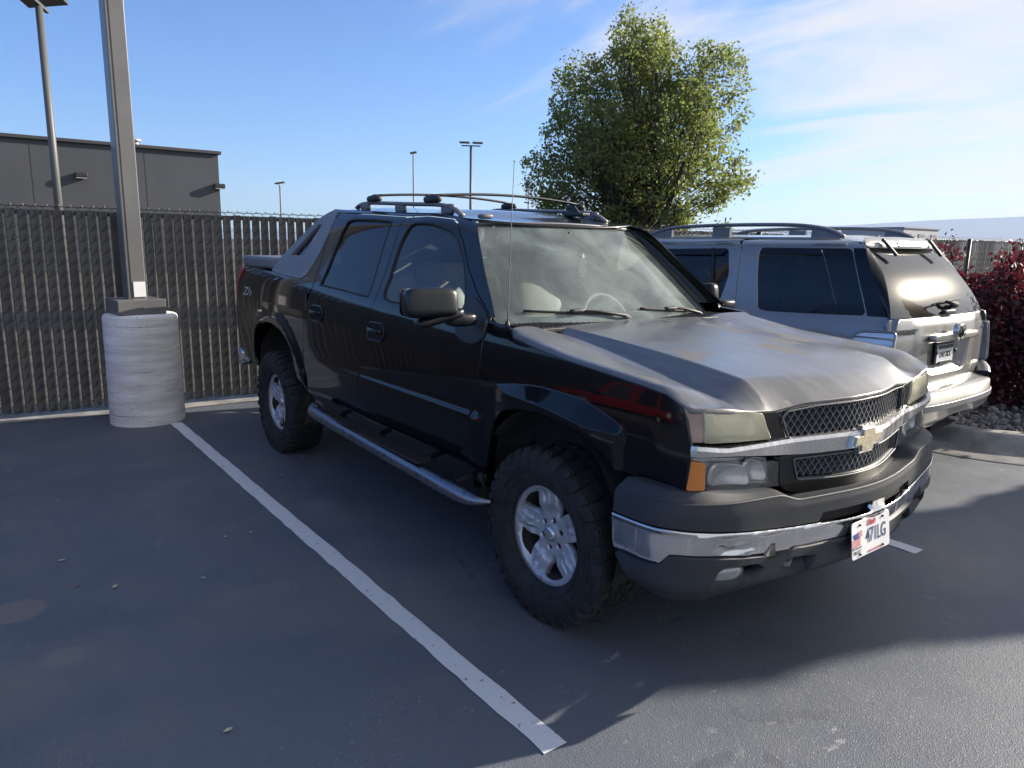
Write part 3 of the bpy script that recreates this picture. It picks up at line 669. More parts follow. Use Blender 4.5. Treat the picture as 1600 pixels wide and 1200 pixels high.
# ---------------------------------------------------------------- trees and shrubs
def leaf_mesh(name,cent,size,mat,par,seed,asp=.55,up=.0,quad=True):
    rr=random.Random(seed); vs=[];fs=[];att=[]
    for c in cent:
        s_=size*rr.uniform(.65,1.25); n=Vector((rr.gauss(0,1),rr.gauss(0,1),rr.gauss(0,1)+up)).normalized(); a=n.orthogonal().normalized(); a=Matrix.Rotation(rr.uniform(0,6.28),3,n)@a; b=n.cross(a)
        i=len(vs); vs+=[c-a*s_*.5,c+b*s_*asp*.5+n*s_*.06,c+a*s_*.5,c-b*s_*asp*.5+n*s_*.06]; fs.append([i,i+1,i+2,i+3]); att.append(rr.random())
    o=mesh_obj(name,vs,fs,mat,par,False); A=o.data.attributes.new('rnd','FLOAT','FACE'); A.data.foreach_set('value',att); return o
def tree():
    # a ray from the camera fixes the direction; distance 20 m
    c0=Vector((2.354-.689*20.6-.18,-2.849+.725*20.6-.17,0)); T_=empty('green_tree',c0); tag(T_,'large leafy green deciduous tree with many upright limbs behind the fence','tree')
    rr=random.Random(11)
    lat=Vector((.725,.689,0)).normalized(); dep=Vector((-.689,.725,0)).normalized()   # image-right and away
    # envelope: half widths (image-left, image-right) against height
    L=pchip([1.6,2.5,3.2,5.05,6.0,6.9,7.5,7.9,8.4],[2.7,3.2,3.35,3.0,2.55,2.2,1.7,1.1,.3]); Rr=pchip([1.6,2.5,3.2,5.05,6.2,6.9,7.3,7.8,8.4],[1.9,2.6,3.4,3.1,2.85,2.4,1.6,.9,.3])
    def lim(z,a):   # a: -1 left .. 1 right
        return (L(z) if a<0 else Rr(z))
    W=MB(); W2=MB(); pts=[]
    def inside(p):
        z=p.z; 
        if z<1.7 or z>8.0: return False
        x=p.dot(lat); y=p.dot(dep); k=min(((x-a)/c)**2+((z-b)/d)**2+(y/e)**2 for a,b,c,d,e in ((0,4.0,2.7,2.2,2.5),(-.2,6.25,.95,1.5,1.2),(-1.65,5.5,.8,1.4,1.2),(1.8,5.45,1.0,1.4,1.3),(-2.0,3.3,1.25,1.2,1.6),(1.95,3.5,1.3,1.25,1.6),(.1,5.1,2.35,1.6,2.0),(.4,2.55,2.4,.75,1.8))); k+=.30*noise.noise(p*.9)+.26*noise.noise(p*2.5)
        return k<1.
    def grow(p,d,r,lv,ln):
        q=[p.copy()]; rs=[r]; n=5 if lv<3 else 3; cur=p.copy(); dd=d.copy()
        for i in range(n):
            dd=(dd+Vector((rr.gauss(0,.13),rr.gauss(0,.13),.08 if lv<2 else .05+rr.gauss(0,.10)))).normalized(); cur=cur+dd*ln/n; q.append(cur.copy()); rs.append(r*(1-.55*(i+1)/n))
            if lv>=1 and not inside(cur) and cur.z>2: break
        if lv<4 and (lv<2 or inside(q[-1])): W.tube(q if inside(q[-1]) or len(q)<4 else q[:-1],rs if inside(q[-1]) or len(q)<4 else rs[:-1],6 if lv<2 else 4,False)
        if lv>=2:
            for a,b in zip(q,q[1:]):
                for _ in range(1 if lv<3 else 2): pts.append(a.lerp(b,rr.random()))
        if lv>=4: return
        m=(9,6,6,5)[lv]
        for k in range(m):
            j=rr.randint(1,len(q)-1); ax=(q[j]-q[j-1]).normalized(); o=ax.orthogonal().normalized(); o=Matrix.Rotation(rr.uniform(0,6.28),3,ax)@o
            an=R_(rr.uniform(22,50) if lv<2 else rr.uniform(30,65)); nd=(ax*math.cos(an)+o*math.sin(an)); nd.z+=.10; nd.normalize()
            grow(q[j],nd,rs[j]*.62,lv+1,ln*rr.uniform(.50,.70))
    W.tube([Vector((0,0,-.2)),Vector((0,0,.5)),Vector((.03,0,1.0))],[.30,.25,.24],12,False)
    for k in range(12):
        a=2*PI*k/12+rr.uniform(-.2,.2); tilt=R_(rr.choice((9,17,26,36,44))+rr.uniform(-4,4)); d=Vector((math.sin(tilt)*math.cos(a),math.sin(tilt)*math.sin(a),math.cos(tilt)))
        grow(Vector((.02,0,rr.uniform(.8,1.3))),d,.085,1,rr.uniform(4.2,6.2)/max(.8,1) *(1.05 if tilt<.35 else .82))
    W.build('trunk','bark',T_,True)
    pts=[p for p in pts if inside(p)]; print('tree twig pts',len(pts))
    cl=[]; ctr=[]
    while len(ctr)<330:
        z=1.8+6.1*rr.random()**1.25; x=rr.uniform(-3.4,3.4); y=rr.uniform(-2.6,2.6); c=lat*x+dep*y+Vector((0,0,z))
        if not inside(c): continue
        ctr.append(c); b=Vector((x*.10,y*.10,max(1.,z*.45))); m_=b.lerp(c,.5)+Vector((0,0,.25)); W2.tube([Vector((0,0,.9)).lerp(b,.5),b,m_,c],[.03,.022,.012,.004],4,False)
    for c in ctr:
        k_=rr.uniform(.11,.25)
        for _ in range(rr.randint(60,130)):
            q=c+Vector((rr.gauss(0,k_),rr.gauss(0,k_),rr.gauss(0,k_*.8)))
            if inside(q*.98): cl.append(q)
    W2.build('limbs','bark',T_,True)
    N=56000
    while len(cl)<N:
        p=rr.choice(pts); s_=.15; c=p+Vector((rr.gauss(0,s_),rr.gauss(0,s_),rr.gauss(0,s_)))
        if noise.noise(c*1.5+Vector((5,1,2)))<-.09: continue
        if inside(c*.97): cl.append(c)
    # a few wisps along the outline
    leaf_mesh('crown',cl,.105,'leaf_green',T_,4,.60)
tree()
def shrub(loc,h,w,seed,label,spikes=5,nl=5200):
    S=empty('red_shrub',loc); tag(S,label,'shrub','red leaved shrubs along the fence'); rr=random.Random(seed); W=MB(); pts=[]
    for k in range(46):
        a=rr.uniform(0,6.28); t=rr.random()**.6; tip=Vector((w*t*math.cos(a),w*t*math.sin(a),h*(1-.42*t*t)*rr.uniform(.72,.98)))
        if k<spikes: tip=Vector((w*.75*t*math.cos(a),w*.75*t*math.sin(a),h*rr.uniform(1.04,1.16)))
        base=Vector((.12*math.cos(a),.12*math.sin(a),0)); mid=base.lerp(tip,.5)+Vector((rr.gauss(0,.06),rr.gauss(0,.06),0)); q=[base,mid,tip]; W.tube(q,[.014,.009,.004],5,False)
        for _ in range(nl//46):
            u=rr.random()**.75; p=(base.lerp(mid,u*2) if u<.5 else mid.lerp(tip,u*2-1)); g=.055 if k<spikes and u>.8 else .12; pts.append(p+Vector((rr.gauss(0,g),rr.gauss(0,g),rr.gauss(0,.06))))
    # outer skin of leaves down to the ground
    for _ in range(nl//2):
        a=rr.uniform(0,6.28); z=rr.random()**.8*h*.92; r=w*(1-.55*(z/h)**3)*rr.uniform(.75,1.05)*(1+.2*noise.noise(Vector((math.cos(a)*2,math.sin(a)*2,z*2+seed)))); pts.append(Vector((r*math.cos(a),r*math.sin(a),z)))
    W.build('stem','bark',S,True); leaf_mesh('foliage',[p for p in pts if p.z>.02],.062,'leaf_red',S,seed,.75)
shrub((-.95,5.85,.08),1.48,.62,1,'dark red leafy shrub nearest the rear corner of the silver SUV',5,9000)
shrub((-.15,6.35,.08),1.45,.66,2,'dark red leafy shrub second from the silver SUV along the kerb',5,9000)
shrub((-1.95,6.9,.08),1.48,.60,3,'dark red leafy shrub at the back, against the fence side of the bed',3,5000)
shrub((-1.3,8.2,.08),1.55,.65,4,'dark red leafy shrub furthest back in the planting bed',4,5000)
def conifer():
    C=empty('conifer',(2.95,9.9,0)); tag(C,'small dense conifer beyond the kerb, right of the frame, mirrored in the SUV rear window','tree'); rr=random.Random(8); W=MB(); W.tube([(0,0,0),(0,0,4.2)],[.10,.02],8); W.build('trunk','bark',C,True)
    pts=[]
    for _ in range(16000):
        z=.3+4.5*rr.random(); r=.70*max(0,min(1,(4.9-z)/1.1))**.6*(rr.random()**.45)*(.92+.10*math.sin(z*9)); a=rr.uniform(0,6.28); pts.append(Vector((r*math.cos(a),r*math.sin(a),z-.12*r)))
    leaf_mesh('crown',pts,.20,'needle',C,3,.5)
conifer()
# fallen leaves
for i,(x,y,m,lab) in enumerate(((-1.886,-2.621,'leaf_pale','pale round fallen leaf at the left of the open stall'),(-1.523,-2.589,'leaf_dry','curled brown fallen leaf near the round oil spot'),(-1.406,-2.442,'leaf_pale','small pale fallen leaf just right of the curled brown one'),(-1.731,-1.837,'leaf_pale','pale fallen leaf left of the white line, left of a close pair'),(-1.716,-1.698,'leaf_pale','pale fallen leaf close to the white line, right of a close pair'),(-2.655,-1.193,'leaf_pale','pale fallen leaf on the truck side of the white line near the step'),(-.009,-2.293,'leaf_pale','pale fallen leaf alone at the bottom of the view'),(-1.266,-2.07,'leaf_pale','greyish fallen leaf in the middle of the open stall'))):
    rr=random.Random(i); s_=.011+.006*rr.random(); a=rr.uniform(0,6); pts=[]
    for k in range(10):
        t=2*PI*k/10; px=s_*math.cos(t)*(1.25 if k==0 else 1); py=s_*.62*math.sin(t); pts.append((x+px*math.cos(a)-py*math.sin(a),y+px*math.sin(a)+py*math.cos(a),.006+.35*abs(py)+.10*s_*math.cos(2*t)))
    o=mesh_obj('fallen_leaf',pts+[(x,y,.0065)],[[k,(k+1)%10,10] for k in range(10)],m,None,True); tag(o,lab,'leaf','fallen leaves on the asphalt')
hz=mesh_obj('haze',[(x,y,z) for z in (-1.1,620) for y in (-9500,9500) for x in (-9500,9500)],[[0,2,3,1],[4,5,7,6],[0,1,5,4],[1,3,7,5],[3,2,6,7],[2,0,4,6]],'soil',None,False); hz['kind']='stuff'
hm=bpy.data.materials.new('haze_air'); hm.use_nodes=True; hn=hm.node_tree.nodes; hn.remove(hn['Principled BSDF']); hv=hn.new('ShaderNodeVolumePrincipled'); hv.inputs['Density'].default_value=.9e-4; hv.inputs['Color'].default_value=(.62,.76,1,1); hv.inputs['Anisotropy'].default_value=.2; hm.node_tree.links.new(hv.outputs[0],hn['Material Output'].inputs['Volume']); hz.data.materials.clear(); hz.data.materials.append(hm)
# ================================================================ black pickup
TR=empty('pickup_truck',(0,0,0),R_(.6))
tag(TR,'dusty black crew cab pickup with worn hood and chrome grille bar','pickup truck')
def drop(x): return .03*sm(-1.5,-.95,x)
def tws(s): return lambda u,v:(u,s*tw(u,v+drop(u)*sm(1.45,1.8,v)),v)
def zr(x): return 1.825+_rk(x)-drop(x)
def side_panels(s):
    f=tws(s); H=(0,s,0)
    P=lambda nm,o,m='truck_black',**k: panel(nm,o,f,m,TR,H,**k)
    # front door
    fwin=cat([(-1.555,1.345),(-1.60,1.48),(-1.618,1.62),(-1.612,1.70),(-1.585,1.762),(-1.53,1.785),(-1.38,1.782),(-1.175,1.748),(-1.049,1.698),(-.955,1.63),(-.868,1.548),(-.791,1.455),(-.755,1.395),(-.735,1.345),(-.78,1.330),(-1.15,1.333)],4,True)
    door=[(-1.713,1.822),(-1.69,1.70),(-1.672,1.565),(-1.66,1.30),(-1.71,1.18),(-1.751,1.10),(-1.775,.95),(-1.79,.80),(-1.805,.60),(-1.80,.535),(-1.74,.520),(-1.2,.512),(-.66,.520),(-.60,.545),(-.575,.70),(-.545,.876),(-.515,.99),(-.499,1.114),(-.496,1.30),(-.50,1.335),(-.66,1.42),(-.83,1.545),(-.99,1.69),(-1.127,1.782),(-1.20,1.808),(-1.458,1.828)]
    df=P('front_door',door,holes=[fwin],lines=[[(-2,.842),(-.3,.842)],[(-2,.857),(-.3,.857)],[(-2,.872),(-.3,.872)],[(-2,1.335),(-.3,1.335)]],step=.045)
    rwin=cat([(-2.482,1.384),(-2.482,1.50),(-2.472,1.69),(-2.45,1.77),(-2.40,1.815),(-2.15,1.815),(-1.86,1.800),(-1.825,1.77),(-1.80,1.584),(-1.765,1.37),(-1.80,1.343),(-2.1,1.358),(-2.43,1.372)],4,True)
    rdoor=[(-2.64,1.868),(-2.66,1.80),(-2.64,1.616),(-2.585,1.36),(-2.62,1.28),(-2.667,1.18),(-2.69,1.0),(-2.70,.88),(-2.715,.75),(-2.72,.60),(-2.69,.56),(-2.45,.535),(-1.82,.522),(-1.805,.56),(-1.795,.80),(-1.778,.95),(-1.755,1.10),(-1.715,1.18),(-1.665,1.30),(-1.677,1.565),(-1.695,1.70),(-1.717,1.828),(-2.2,1.852)]
    dr=P('rear_door',rdoor,holes=[rwin],lines=[[(-3,.842),(-.3,.842)],[(-3,.857),(-.3,.857)],[(-3,.872),(-.3,.872)],[(-3,1.36),(-1,1.335)]],step=.045)
    # glass, set back, and rubber seal
    def glass(hole,mat,par):
        h=hole[:]; 
        if area(h)<0: h.reverse()
        return panel('window',off_poly(h,-.012),lambda u,v:(u,s*(tw(u,v+drop(u)*sm(1.45,1.8,v))-.010),v),mat,par,H,step=.08,lip=0,gap=0)
    glass(fwin,'side_glass',df); glass(rwin,'tinted_glass',dr)
    for hole,par in ((fwin,df),(rwin,dr)):
        L=resample(hole,.03); mb=MB(); mb.tube([(u,s*(tw(u,v+drop(u)*sm(1.45,1.8,v))-.003),v) for u,v in L+[L[0]]],.007,6,False); mb.build('window_seal','rubber',par,True)
    # handles: dark cup with a raised ring and a lever
    for (hx,hz,par) in ((-1.575,1.148,df),(-2.455,1.182,dr)):
        mb=MB(); ring=[]
        for k in range(25):
            a=2*PI*k/24; ca,sa=math.cos(a),math.sin(a); x=hx+.098*math.copysign(abs(ca)**.45,ca); z=hz+.052*math.copysign(abs(sa)**.45,sa); ring.append((x,s*(tw(x,z)+.003),z))
        mb.tube(ring,.006,6,False); mb.tube([(hx-.085,s*(tw(hx,hz)+.006),hz+.012),(hx-.05,s*(tw(hx,hz)+.026),hz+.012),(hx+.03,s*(tw(hx,hz)+.026),hz+.008),(hx+.085,s*(tw(hx,hz)+.006),hz+.006)],.013,8)
        h=mb.build('handle','truck_black',par,True)
        panel('handle_cup',rnd_poly([(hx-.09,hz-.045),(hx+.09,hz-.045),(hx+.09,hz+.045),(hx-.09,hz+.045)],.02),lambda u,v:(u,s*(tw(u,v)+.0022),v),'dark_void',par,H,lip=0,gap=0)
    # front fender
    arch=[(-.48,.49),(-.468,.57),(-.43,.698),(-.395,.799),(-.362,.858),(-.310,.905),(-.225,.942),(-.069,.970),(.053,.974),(.165,.967),(.265,.952),(.335,.928),(.39,.893),(.425,.860),(.445,.83)]
    fen=[(-.593,.545),(-.55,.505)]+cat(arch,3)+[(.60,.828),(.752,.831),(.764,.95),(.762,1.005),(.740,1.085),(.722,1.125)]+[(.648,1.160),(.448,1.181),(.085,1.211),(-.262,1.248),(-.300,1.292),(-.34,1.304),(-.492,1.318),(-.492,1.30),(-.495,1.114),(-.511,.99),(-.541,.876),(-.571,.70)]
    xs=[-.36+.83*k/30 for k in range(31)]
    P('front_fender',fen,lines=[[(x,_fT(x)) for x in xs],[(x,_fB(x)) for x in xs[1:-1]],[(x,.5*(_fT(x)+_fB(x))) for x in xs[3:-3]]]+[[(x,g(x)+d) for x in xs[1:-1]] for g in (_fT,_fB) for d in (.006,-.006)],step=.026)
    # arch lip return
    def liplip(pts,d=.05,nm='arch_lip',m='truck_black'):
        c=cat(pts,3); loft(nm,[[(u,s*tw(u,v),v) for u,v in c],[(u,s*(tw(u,v)-d*.3),v-.004) for u,v in c],[(u,s*(tw(u,v)-d),v-.002) for u,v in c]],m,TR)
    liplip(arch)
    # bed side
    ar=[(-2.80,.56),(-2.835,.68),(-2.868,.775),(-2.885,.87),(-2.98,.945),(-3.119,1.008),(-3.33,1.035),(-3.576,1.026),(-3.695,.975),(-3.79,.84),(-3.82,.70),(-3.80,.62)]
    bed=[(-2.725,.585)]+[(-2.76,.56)]+cat(ar,3)+[(-4.04,.618),(-4.24,.64),(-4.34,.70),(-4.40,.80),(-4.415,1.0),(-4.40,1.14),(-4.35,1.28),(-4.27,1.38),(-4.215,1.438),(-3.8,1.432),(-3.40,1.424),(-2.83,1.396),(-2.78,1.395),(-2.68,1.30),(-2.672,1.18),(-2.694,1.0),(-2.705,.88),(-2.72,.75)]
    def fb(u,v):
        w=tw(u,v)
        d=math.hypot((u+3.32)/.54,(v-.58)/.47); w+=.022*sm(1.22,1.06,d)*sm(.55,.7,v)
        return (u,s*w,v)
    panel('bed_side',bed,fb,'truck_black',TR,H,step=.04)
    c=cat(ar,3); loft('arch_lip',[[fb(u,v) for u,v in c],[(u,fb(u,v)[1]-s*.06,v) for u,v in c]],'truck_black',TR)
    # tail lamp wrapping the corner
    tl=[(-4.20,1.432),(-4.275,1.365),(-4.355,1.27),(-4.405,1.14),(-4.42,1.06),(-4.56,1.06),(-4.58,1.40),(-4.52,1.44),(-4.25,1.445)]
    def ft(u,v):
        k=max(0,(-4.2-u)/.38); return (u,s*(tw(-4.2-.2*min(k,1),v)+.012-.085*k**2.4),v)
    panel('tail_lamp',rnd_poly(tl,.02),ft,'red_lens',TR,H,step=.04)
    # sail panel
    sail=[(-3.36,1.54),(-3.05,1.735),(-2.90,1.838),(-2.80,1.895),(-2.72,1.888),(-2.665,1.84),(-2.655,1.76),(-2.70,1.58),(-2.775,1.43),(-2.84,1.402),(-3.40,1.430),(-3.44,1.44)]
    sw_=[(-3.165,1.562),(-2.93,1.555),(-2.875,1.70),(-2.815,1.79),(-2.875,1.795)]
    fs_=lambda u,v:(u,s*(tw(u,v)+.006+.012*sm(-2.7,-3.1,u)),v)
    panel('sail_panel',rnd_poly(sail,.02),fs_,'plastic_light',TR,H,holes=[rnd_poly(sw_,.015)],step=.05,depth=.03)
    panel('sail_window',sw_,lambda u,v:(u,s*(tw(u,v)-.012),v),'tinted_glass',TR,H,step=.08,lip=0,gap=0)
    # strip behind the rear door and the roof side down the pillar
    strip=[(-2.655,1.878),(-2.668,1.80),(-2.648,1.616),(-2.592,1.36),(-2.63,1.30),(-2.70,1.36),(-2.79,1.393),(-2.76,1.46),(-2.69,1.62),(-2.655,1.80),(-2.70,1.88)]
    top=[(x,zr(x)-.002) for x in (-1.05,-1.2,-1.4,-1.7,-2.0,-2.3,-2.6,-2.83)]
    rs=[(-2.83,1.878),(-2.64,1.874),(-2.2,1.858),(-1.717,1.834),(-1.458,1.834),(-1.20,1.814),(-1.123,1.788),(-.985,1.695),(-.825,1.549),(-.655,1.424),(-.495,1.338),(-.46,1.330),(-.70,1.553),(-.905,1.752),(-.96,1.785)]+top
    panel('roof_side',rs,f,'truck_black',TR,H,step=.04,depth=.006)
    P('rear_pillar',[(-2.655,1.872),(-2.670,1.80),(-2.650,1.616),(-2.595,1.36),(-2.63,1.30),(-2.70,1.33),(-2.86,1.40),(-2.80,1.56),(-2.74,1.76),(-2.75,1.87)],depth=.006)
    # windscreen pillar between the side and the glass
    zs=[1.335+(1.775-1.335)*k/16 for k in range(17)]
    A=[];B=[]
    for k,z in enumerate(zs):
        t=k/16; xa=-.462-(z-1.335)*1.075; A.append(Vector(f(xa,z)))
        yb=.800-.175*t; B.append(Vector((ws(yb,z),s*yb,z)))
    cs=[]
    for q in range(7):
        t=q/6; cs.append([a*(1-t)**2+Vector((b.x+.035*0+.02,a.y,a.z))*2*t*(1-t)+b*t*t for a,b in zip(A,B)])
    loft('windscreen_pillar',cs,'truck_black',TR,(0.5,s,0.2))
    # sill and dark structure
    mb=MB(); mb.box((-1.65,s*.84,.50),(2.1,.10,.12),.02); mb.build('sill','truck_black',TR)
    # wheel wells
    for cx_,cz,r,x0,x1 in ((-.02,.50,.475,-60,250),(-3.32,.50,.52,-50,230)):
        an=[R_(-22+224*k/28) for k in range(29)]
        loft('wheel_liner',[[(cx_+r*math.cos(a),s*yy,cz+r*.98*math.sin(a)) for a in an] for yy in (.915,.80,.58)]+[[(cx_+.02*math.cos(a),s*.57,cz+.02*math.sin(a)) for a in an]],'liner',TR)
    # running board: steel tube with a step pad
    mb=MB(); pts=[(-2.44,.985,.545),(-2.36,1.02,.535),(-2.25,1.045,.523),(-1.5,1.05,.503),(-.85,1.05,.487),(-.55,1.045,.477),(-.40,1.03,.475),(-.31,.985,.48)]
    pts=cat([(a,s*b,c) for a,b,c in pts],5); n=len(pts); rr=[.040*min(1,.45+i/6,(n-1-i)/9*.9+.25) for i in range(n)]
    mb.tube(pts,rr,14); rb=mb.build('running_board','steel_tube',TR,True)
    mb=MB(); mb.box((-1.57,s*1.03,.541),(1.42,.085,.012),.004)
    for k in range(46): mb.box((-2.25+k*.0305,s*1.03,.549),(.013,.075,.007))
    sp=mb.build('step_pad','rubber',rb)
    for x in (-2.2,-1.6,-1.0,-.6):
        mb=MB(); mb.tube([(x,s*.82,.52),(x,s*1.0,.495)],.018,6); mb.build('bracket','plastic_dark',rb)
    # door mirror
    mb=MB(); mb.sup(((-.545,s*1.175,1.405) if s<0 else (-.76,1.03,1.365)),(.060,.128,.068) if s<0 else (.11,.05,.075),.42,.5,28,16,rot=(0,R_(-8),s*R_(12))); ho=mb.build('mirror','mirror_black',TR,True)
    mb=MB(); s<0 and mb.sup((-.556,s*1.12,1.334),(.06,.12,.022),.5,.5,rot=(s*R_(-14),0,s*R_(8))); mb.sup((-.56,s*1.00,1.320),(.055,.075,.032),.5,.6); mb.build('arm','mirror_black',ho,True)
    panel('mirror_foot',cat([(-.735,1.33),(-.725,1.24),(-.66,1.205),(-.56,1.20),(-.50,1.235),(-.505,1.325),(-.64,1.40),(-.72,1.415)],4,True),lambda u,v:(u,s*(tw(u,v)+.014),v),'plastic_dark',ho,H,step=.04,depth=.02)
    if s<0: panel('mirror_glass',rnd_poly([(-.12,-.065),(.12,-.065),(.12,.065),(-.12,.065)],.03),lambda u,v:(-.618+s*u*math.sin(s*R_(12))*0,s*1.175+u,1.405+v),'chrome',ho,(-1,0,0),lip=0)
    return df
def ws(y,z): return -.40-(z-1.29)*1.17-.16*(abs(y)/.8)**2.2
for s in (-1,1): side_panels(s)
# roof
def fr(x,y):
    t=min(1,abs(y)/.6); c=1-t**3.0
    return (x,y,zr(x)+.036*c-.050*sm(-1.55,-.94,x)*c-.006*sm(-2.4,-2.8,x)-.04*sm(-2.72,-2.9,x))
ro=[(-.958-.16*(abs(y)/.8)**2.2,y) for y in [-.62+.62*k/6 for k in range(13)]]+[(-1.3,.603),(-2.0,.603),(-2.8,.603),(-2.9,.5),(-2.9,-.5),(-2.8,-.603),(-2.0,-.603),(-1.3,-.603)]
panel('roof',ro,fr,'truck_black',TR,(0,0,1),step=.07,gap=0)
# windscreen
def fws(y,z): return (ws(y,z),y,z)
wsc=[(-.645,1.768),(-.80,1.300),(-.78,1.275),(-.4,1.272),(0,1.275),(.4,1.272),(.78,1.275),(.80,1.300),(.645,1.768),(.3,1.789),(0,1.794),(-.3,1.789)]
wsc=rnd_poly(wsc,.05)
W_=panel('windscreen',wsc,fws,'windshield_glass',TR,(1,0,0),step=.07,gap=0,lip=0)
o_=off_poly(wsc if area(wsc)>0 else wsc[::-1],.0)
mb=MB(); L=resample(o_,.05); mb.tube([(ws(y,z)+.004,y,z) for y,z in L+[L[0]]],.008,6,False); mb.build('windscreen_seal','rubber',TR,True)
mb=MB(); mb.tube([(ws(y,1.792-.02*(y/.645)**2)+.006,y,1.796-.02*(y/.645)**2) for y in [-.64+.08*k for k in range(17)]],.007,6); mb.build('header_trim','plastic_light',W_,True)
# black band inside the lower corners of the glass
for s in (-1,1):
    panel('glass_band',[(s*.80,1.30),(s*.70,1.50),(s*.66,1.50),(s*.735,1.34),(s*.70,1.305),(s*.60,1.29),(s*.60,1.272),(s*.78,1.275)],lambda y,z:(ws(y,z)-.006,y,z),'dark_void',W_,(1,0,0),lip=0,gap=0)
# clearance marker lamp on the roof corner
mb=MB(); mb.sup((-1.035,-.53,1.822),(.028,.042,.014),.6,.6); mb.build('roof_marker','plastic_light',TR,True)
# cowl with louvres
mb=MB(); mb.box((-.47,0,1.268),(.26,1.60,.02),.004)
cw=mb.build('cowl','plastic_dark',TR)
mb=MB()
for k in range(50): mb.box((-.44,-.76+k*.031,1.283),(.13,.010,.012),0,rot=(0,R_(4),R_(38)))
mb.build('cowl_louvre','plastic_dark',cw)
# hood
_zg=pchip([-.30,-.262,.085,.448,.648,.735,.80],[1.262,1.254,1.215,1.185,1.164,1.132,1.10])
_zc=pchip([-.45,-.2,.0,.3,.55,.75,.86,.93],[1.288,1.276,1.262,1.238,1.213,1.186,1.168,1.155])
_lp=pchip([0,.35,.46,.52,.60,.78,.90,.96],[1.108,1.100,1.085,1.079,1.088,1.121,1.124,1.118])
_fx=pchip([0,.1,.22,.44,.62,.80,.875,.925,.95],[.93,.925,.902,.848,.822,.79,.765,.71,.62])
def hood_z(x,y):
    a=abs(y); ye=tw(x,_zg(x)); yd=.520+.02*sm(.2,.8,x)+.03*sm(.75,.9,x)
    wd=.050+.085*sm(-.4,.7,x)
    zd=_zc(x)-.018*(min(a,yd)/.9)**2
    if a<=yd: z=zd
    else:
        zb=zd-wd*(.50-.06*sm(.5,.9,x)); yb=yd+wd; yc=ye-.045; zcr=_zg(x)+.014+.018*sm(.1,-.3,x)
        if a<yb: z=zd+(zb-zd)*(a-yd)/wd
        elif a<yc: 
            t=(a-yb)/(yc-yb); z=zb+(zcr-zb)*(1.6*t-.6*t*t)
        else:
            t=min(1.15,(a-yc)/.045); z=zcr+(zcr-zb)/(yc-yb)*.4*.045*t-(zcr-_zg(x)+(zcr-zb)/(yc-yb)*.4*.045)*t**2.6
    xf=_fx(min(a,.93)); k=(x-(xf-.15))/.15
    if k>0:
        z=z-(z-_lp(a))*min(1.3,k)**1.75*(1 if a<.88 else max(0,1-(a-.88)/.04))
    return z
def fh(x,y): return (x,y,hood_z(x,y))
ho=[(-.462,0),(-.455,-.3),(-.42,-.55),(-.375,-.72),(-.315,-.868),(-.27,-.905)]
def ygap(x): return tw(x,_zg(x))-.002
edge=[(x,-ygap(x)) for x in (-.25,-.1,.1,.3,.45,.6,.68,.73)]
front=[(_fx(a)-.008,-a) for a in (.885,.84,.78,.70,.62,.54,.46,.36,.24,.12,0)]
half=ho+edge+front
full=half+[(x,-y) for x,y in reversed(half[1:-1])]
ln=[[(x,sg*(.520+.02*sm(.2,.8,x)+.03*sm(.75,.9,x)+k*(.050+.085*sm(-.4,.7,x)))) for x in [-.45+.05*i for i in range(27)]] for sg in (-1,1) for k in (-.08,0.,.08,.5,.92,1.,1.08)]
ln+=[[(_fx(abs(y))-.008-d_,y) for y in [-.84+.04*i for i in range(43)]] for d_ in (.145,.11,.075,.04)]
HD=panel('hood',full,fh,'hood_paint',TR,(0,0,1),step=.035,lines=ln,depth=.02,lip=.006)
# inner black box under hood and cabin shell
mb=MB(); mb.box((.20,0,.92),(1.0,1.50,.40),.03); mb.box((-1.7,0,.56),(2.5,1.60,.16),.02); mb.box((-3.6,0,.85),(1.7,1.1,.5)); mb.box((-1.9,0,.40),(4.4,.9,.16)); mb.box((.30,0,.55),(.9,1.0,.3)); mb.build('chassis','dark_void',TR)
mb=MB(); mb.tube([(0,-.7,.40),(0,.7,.40)],.045,10); mb.tube([(-3.302,-.7,.40),(-3.302,.7,.40)],.05,10); mb.sup((-3.302,0,.40),(.16,.16,.15),.9,.9); mb.tube([(.05,-.62,.42),(.0,-.60,.75)],.03,8); mb.tube([(.05,.62,.42),(.0,.60,.75)],.03,8); mb.build('axle','brake',TR,True)
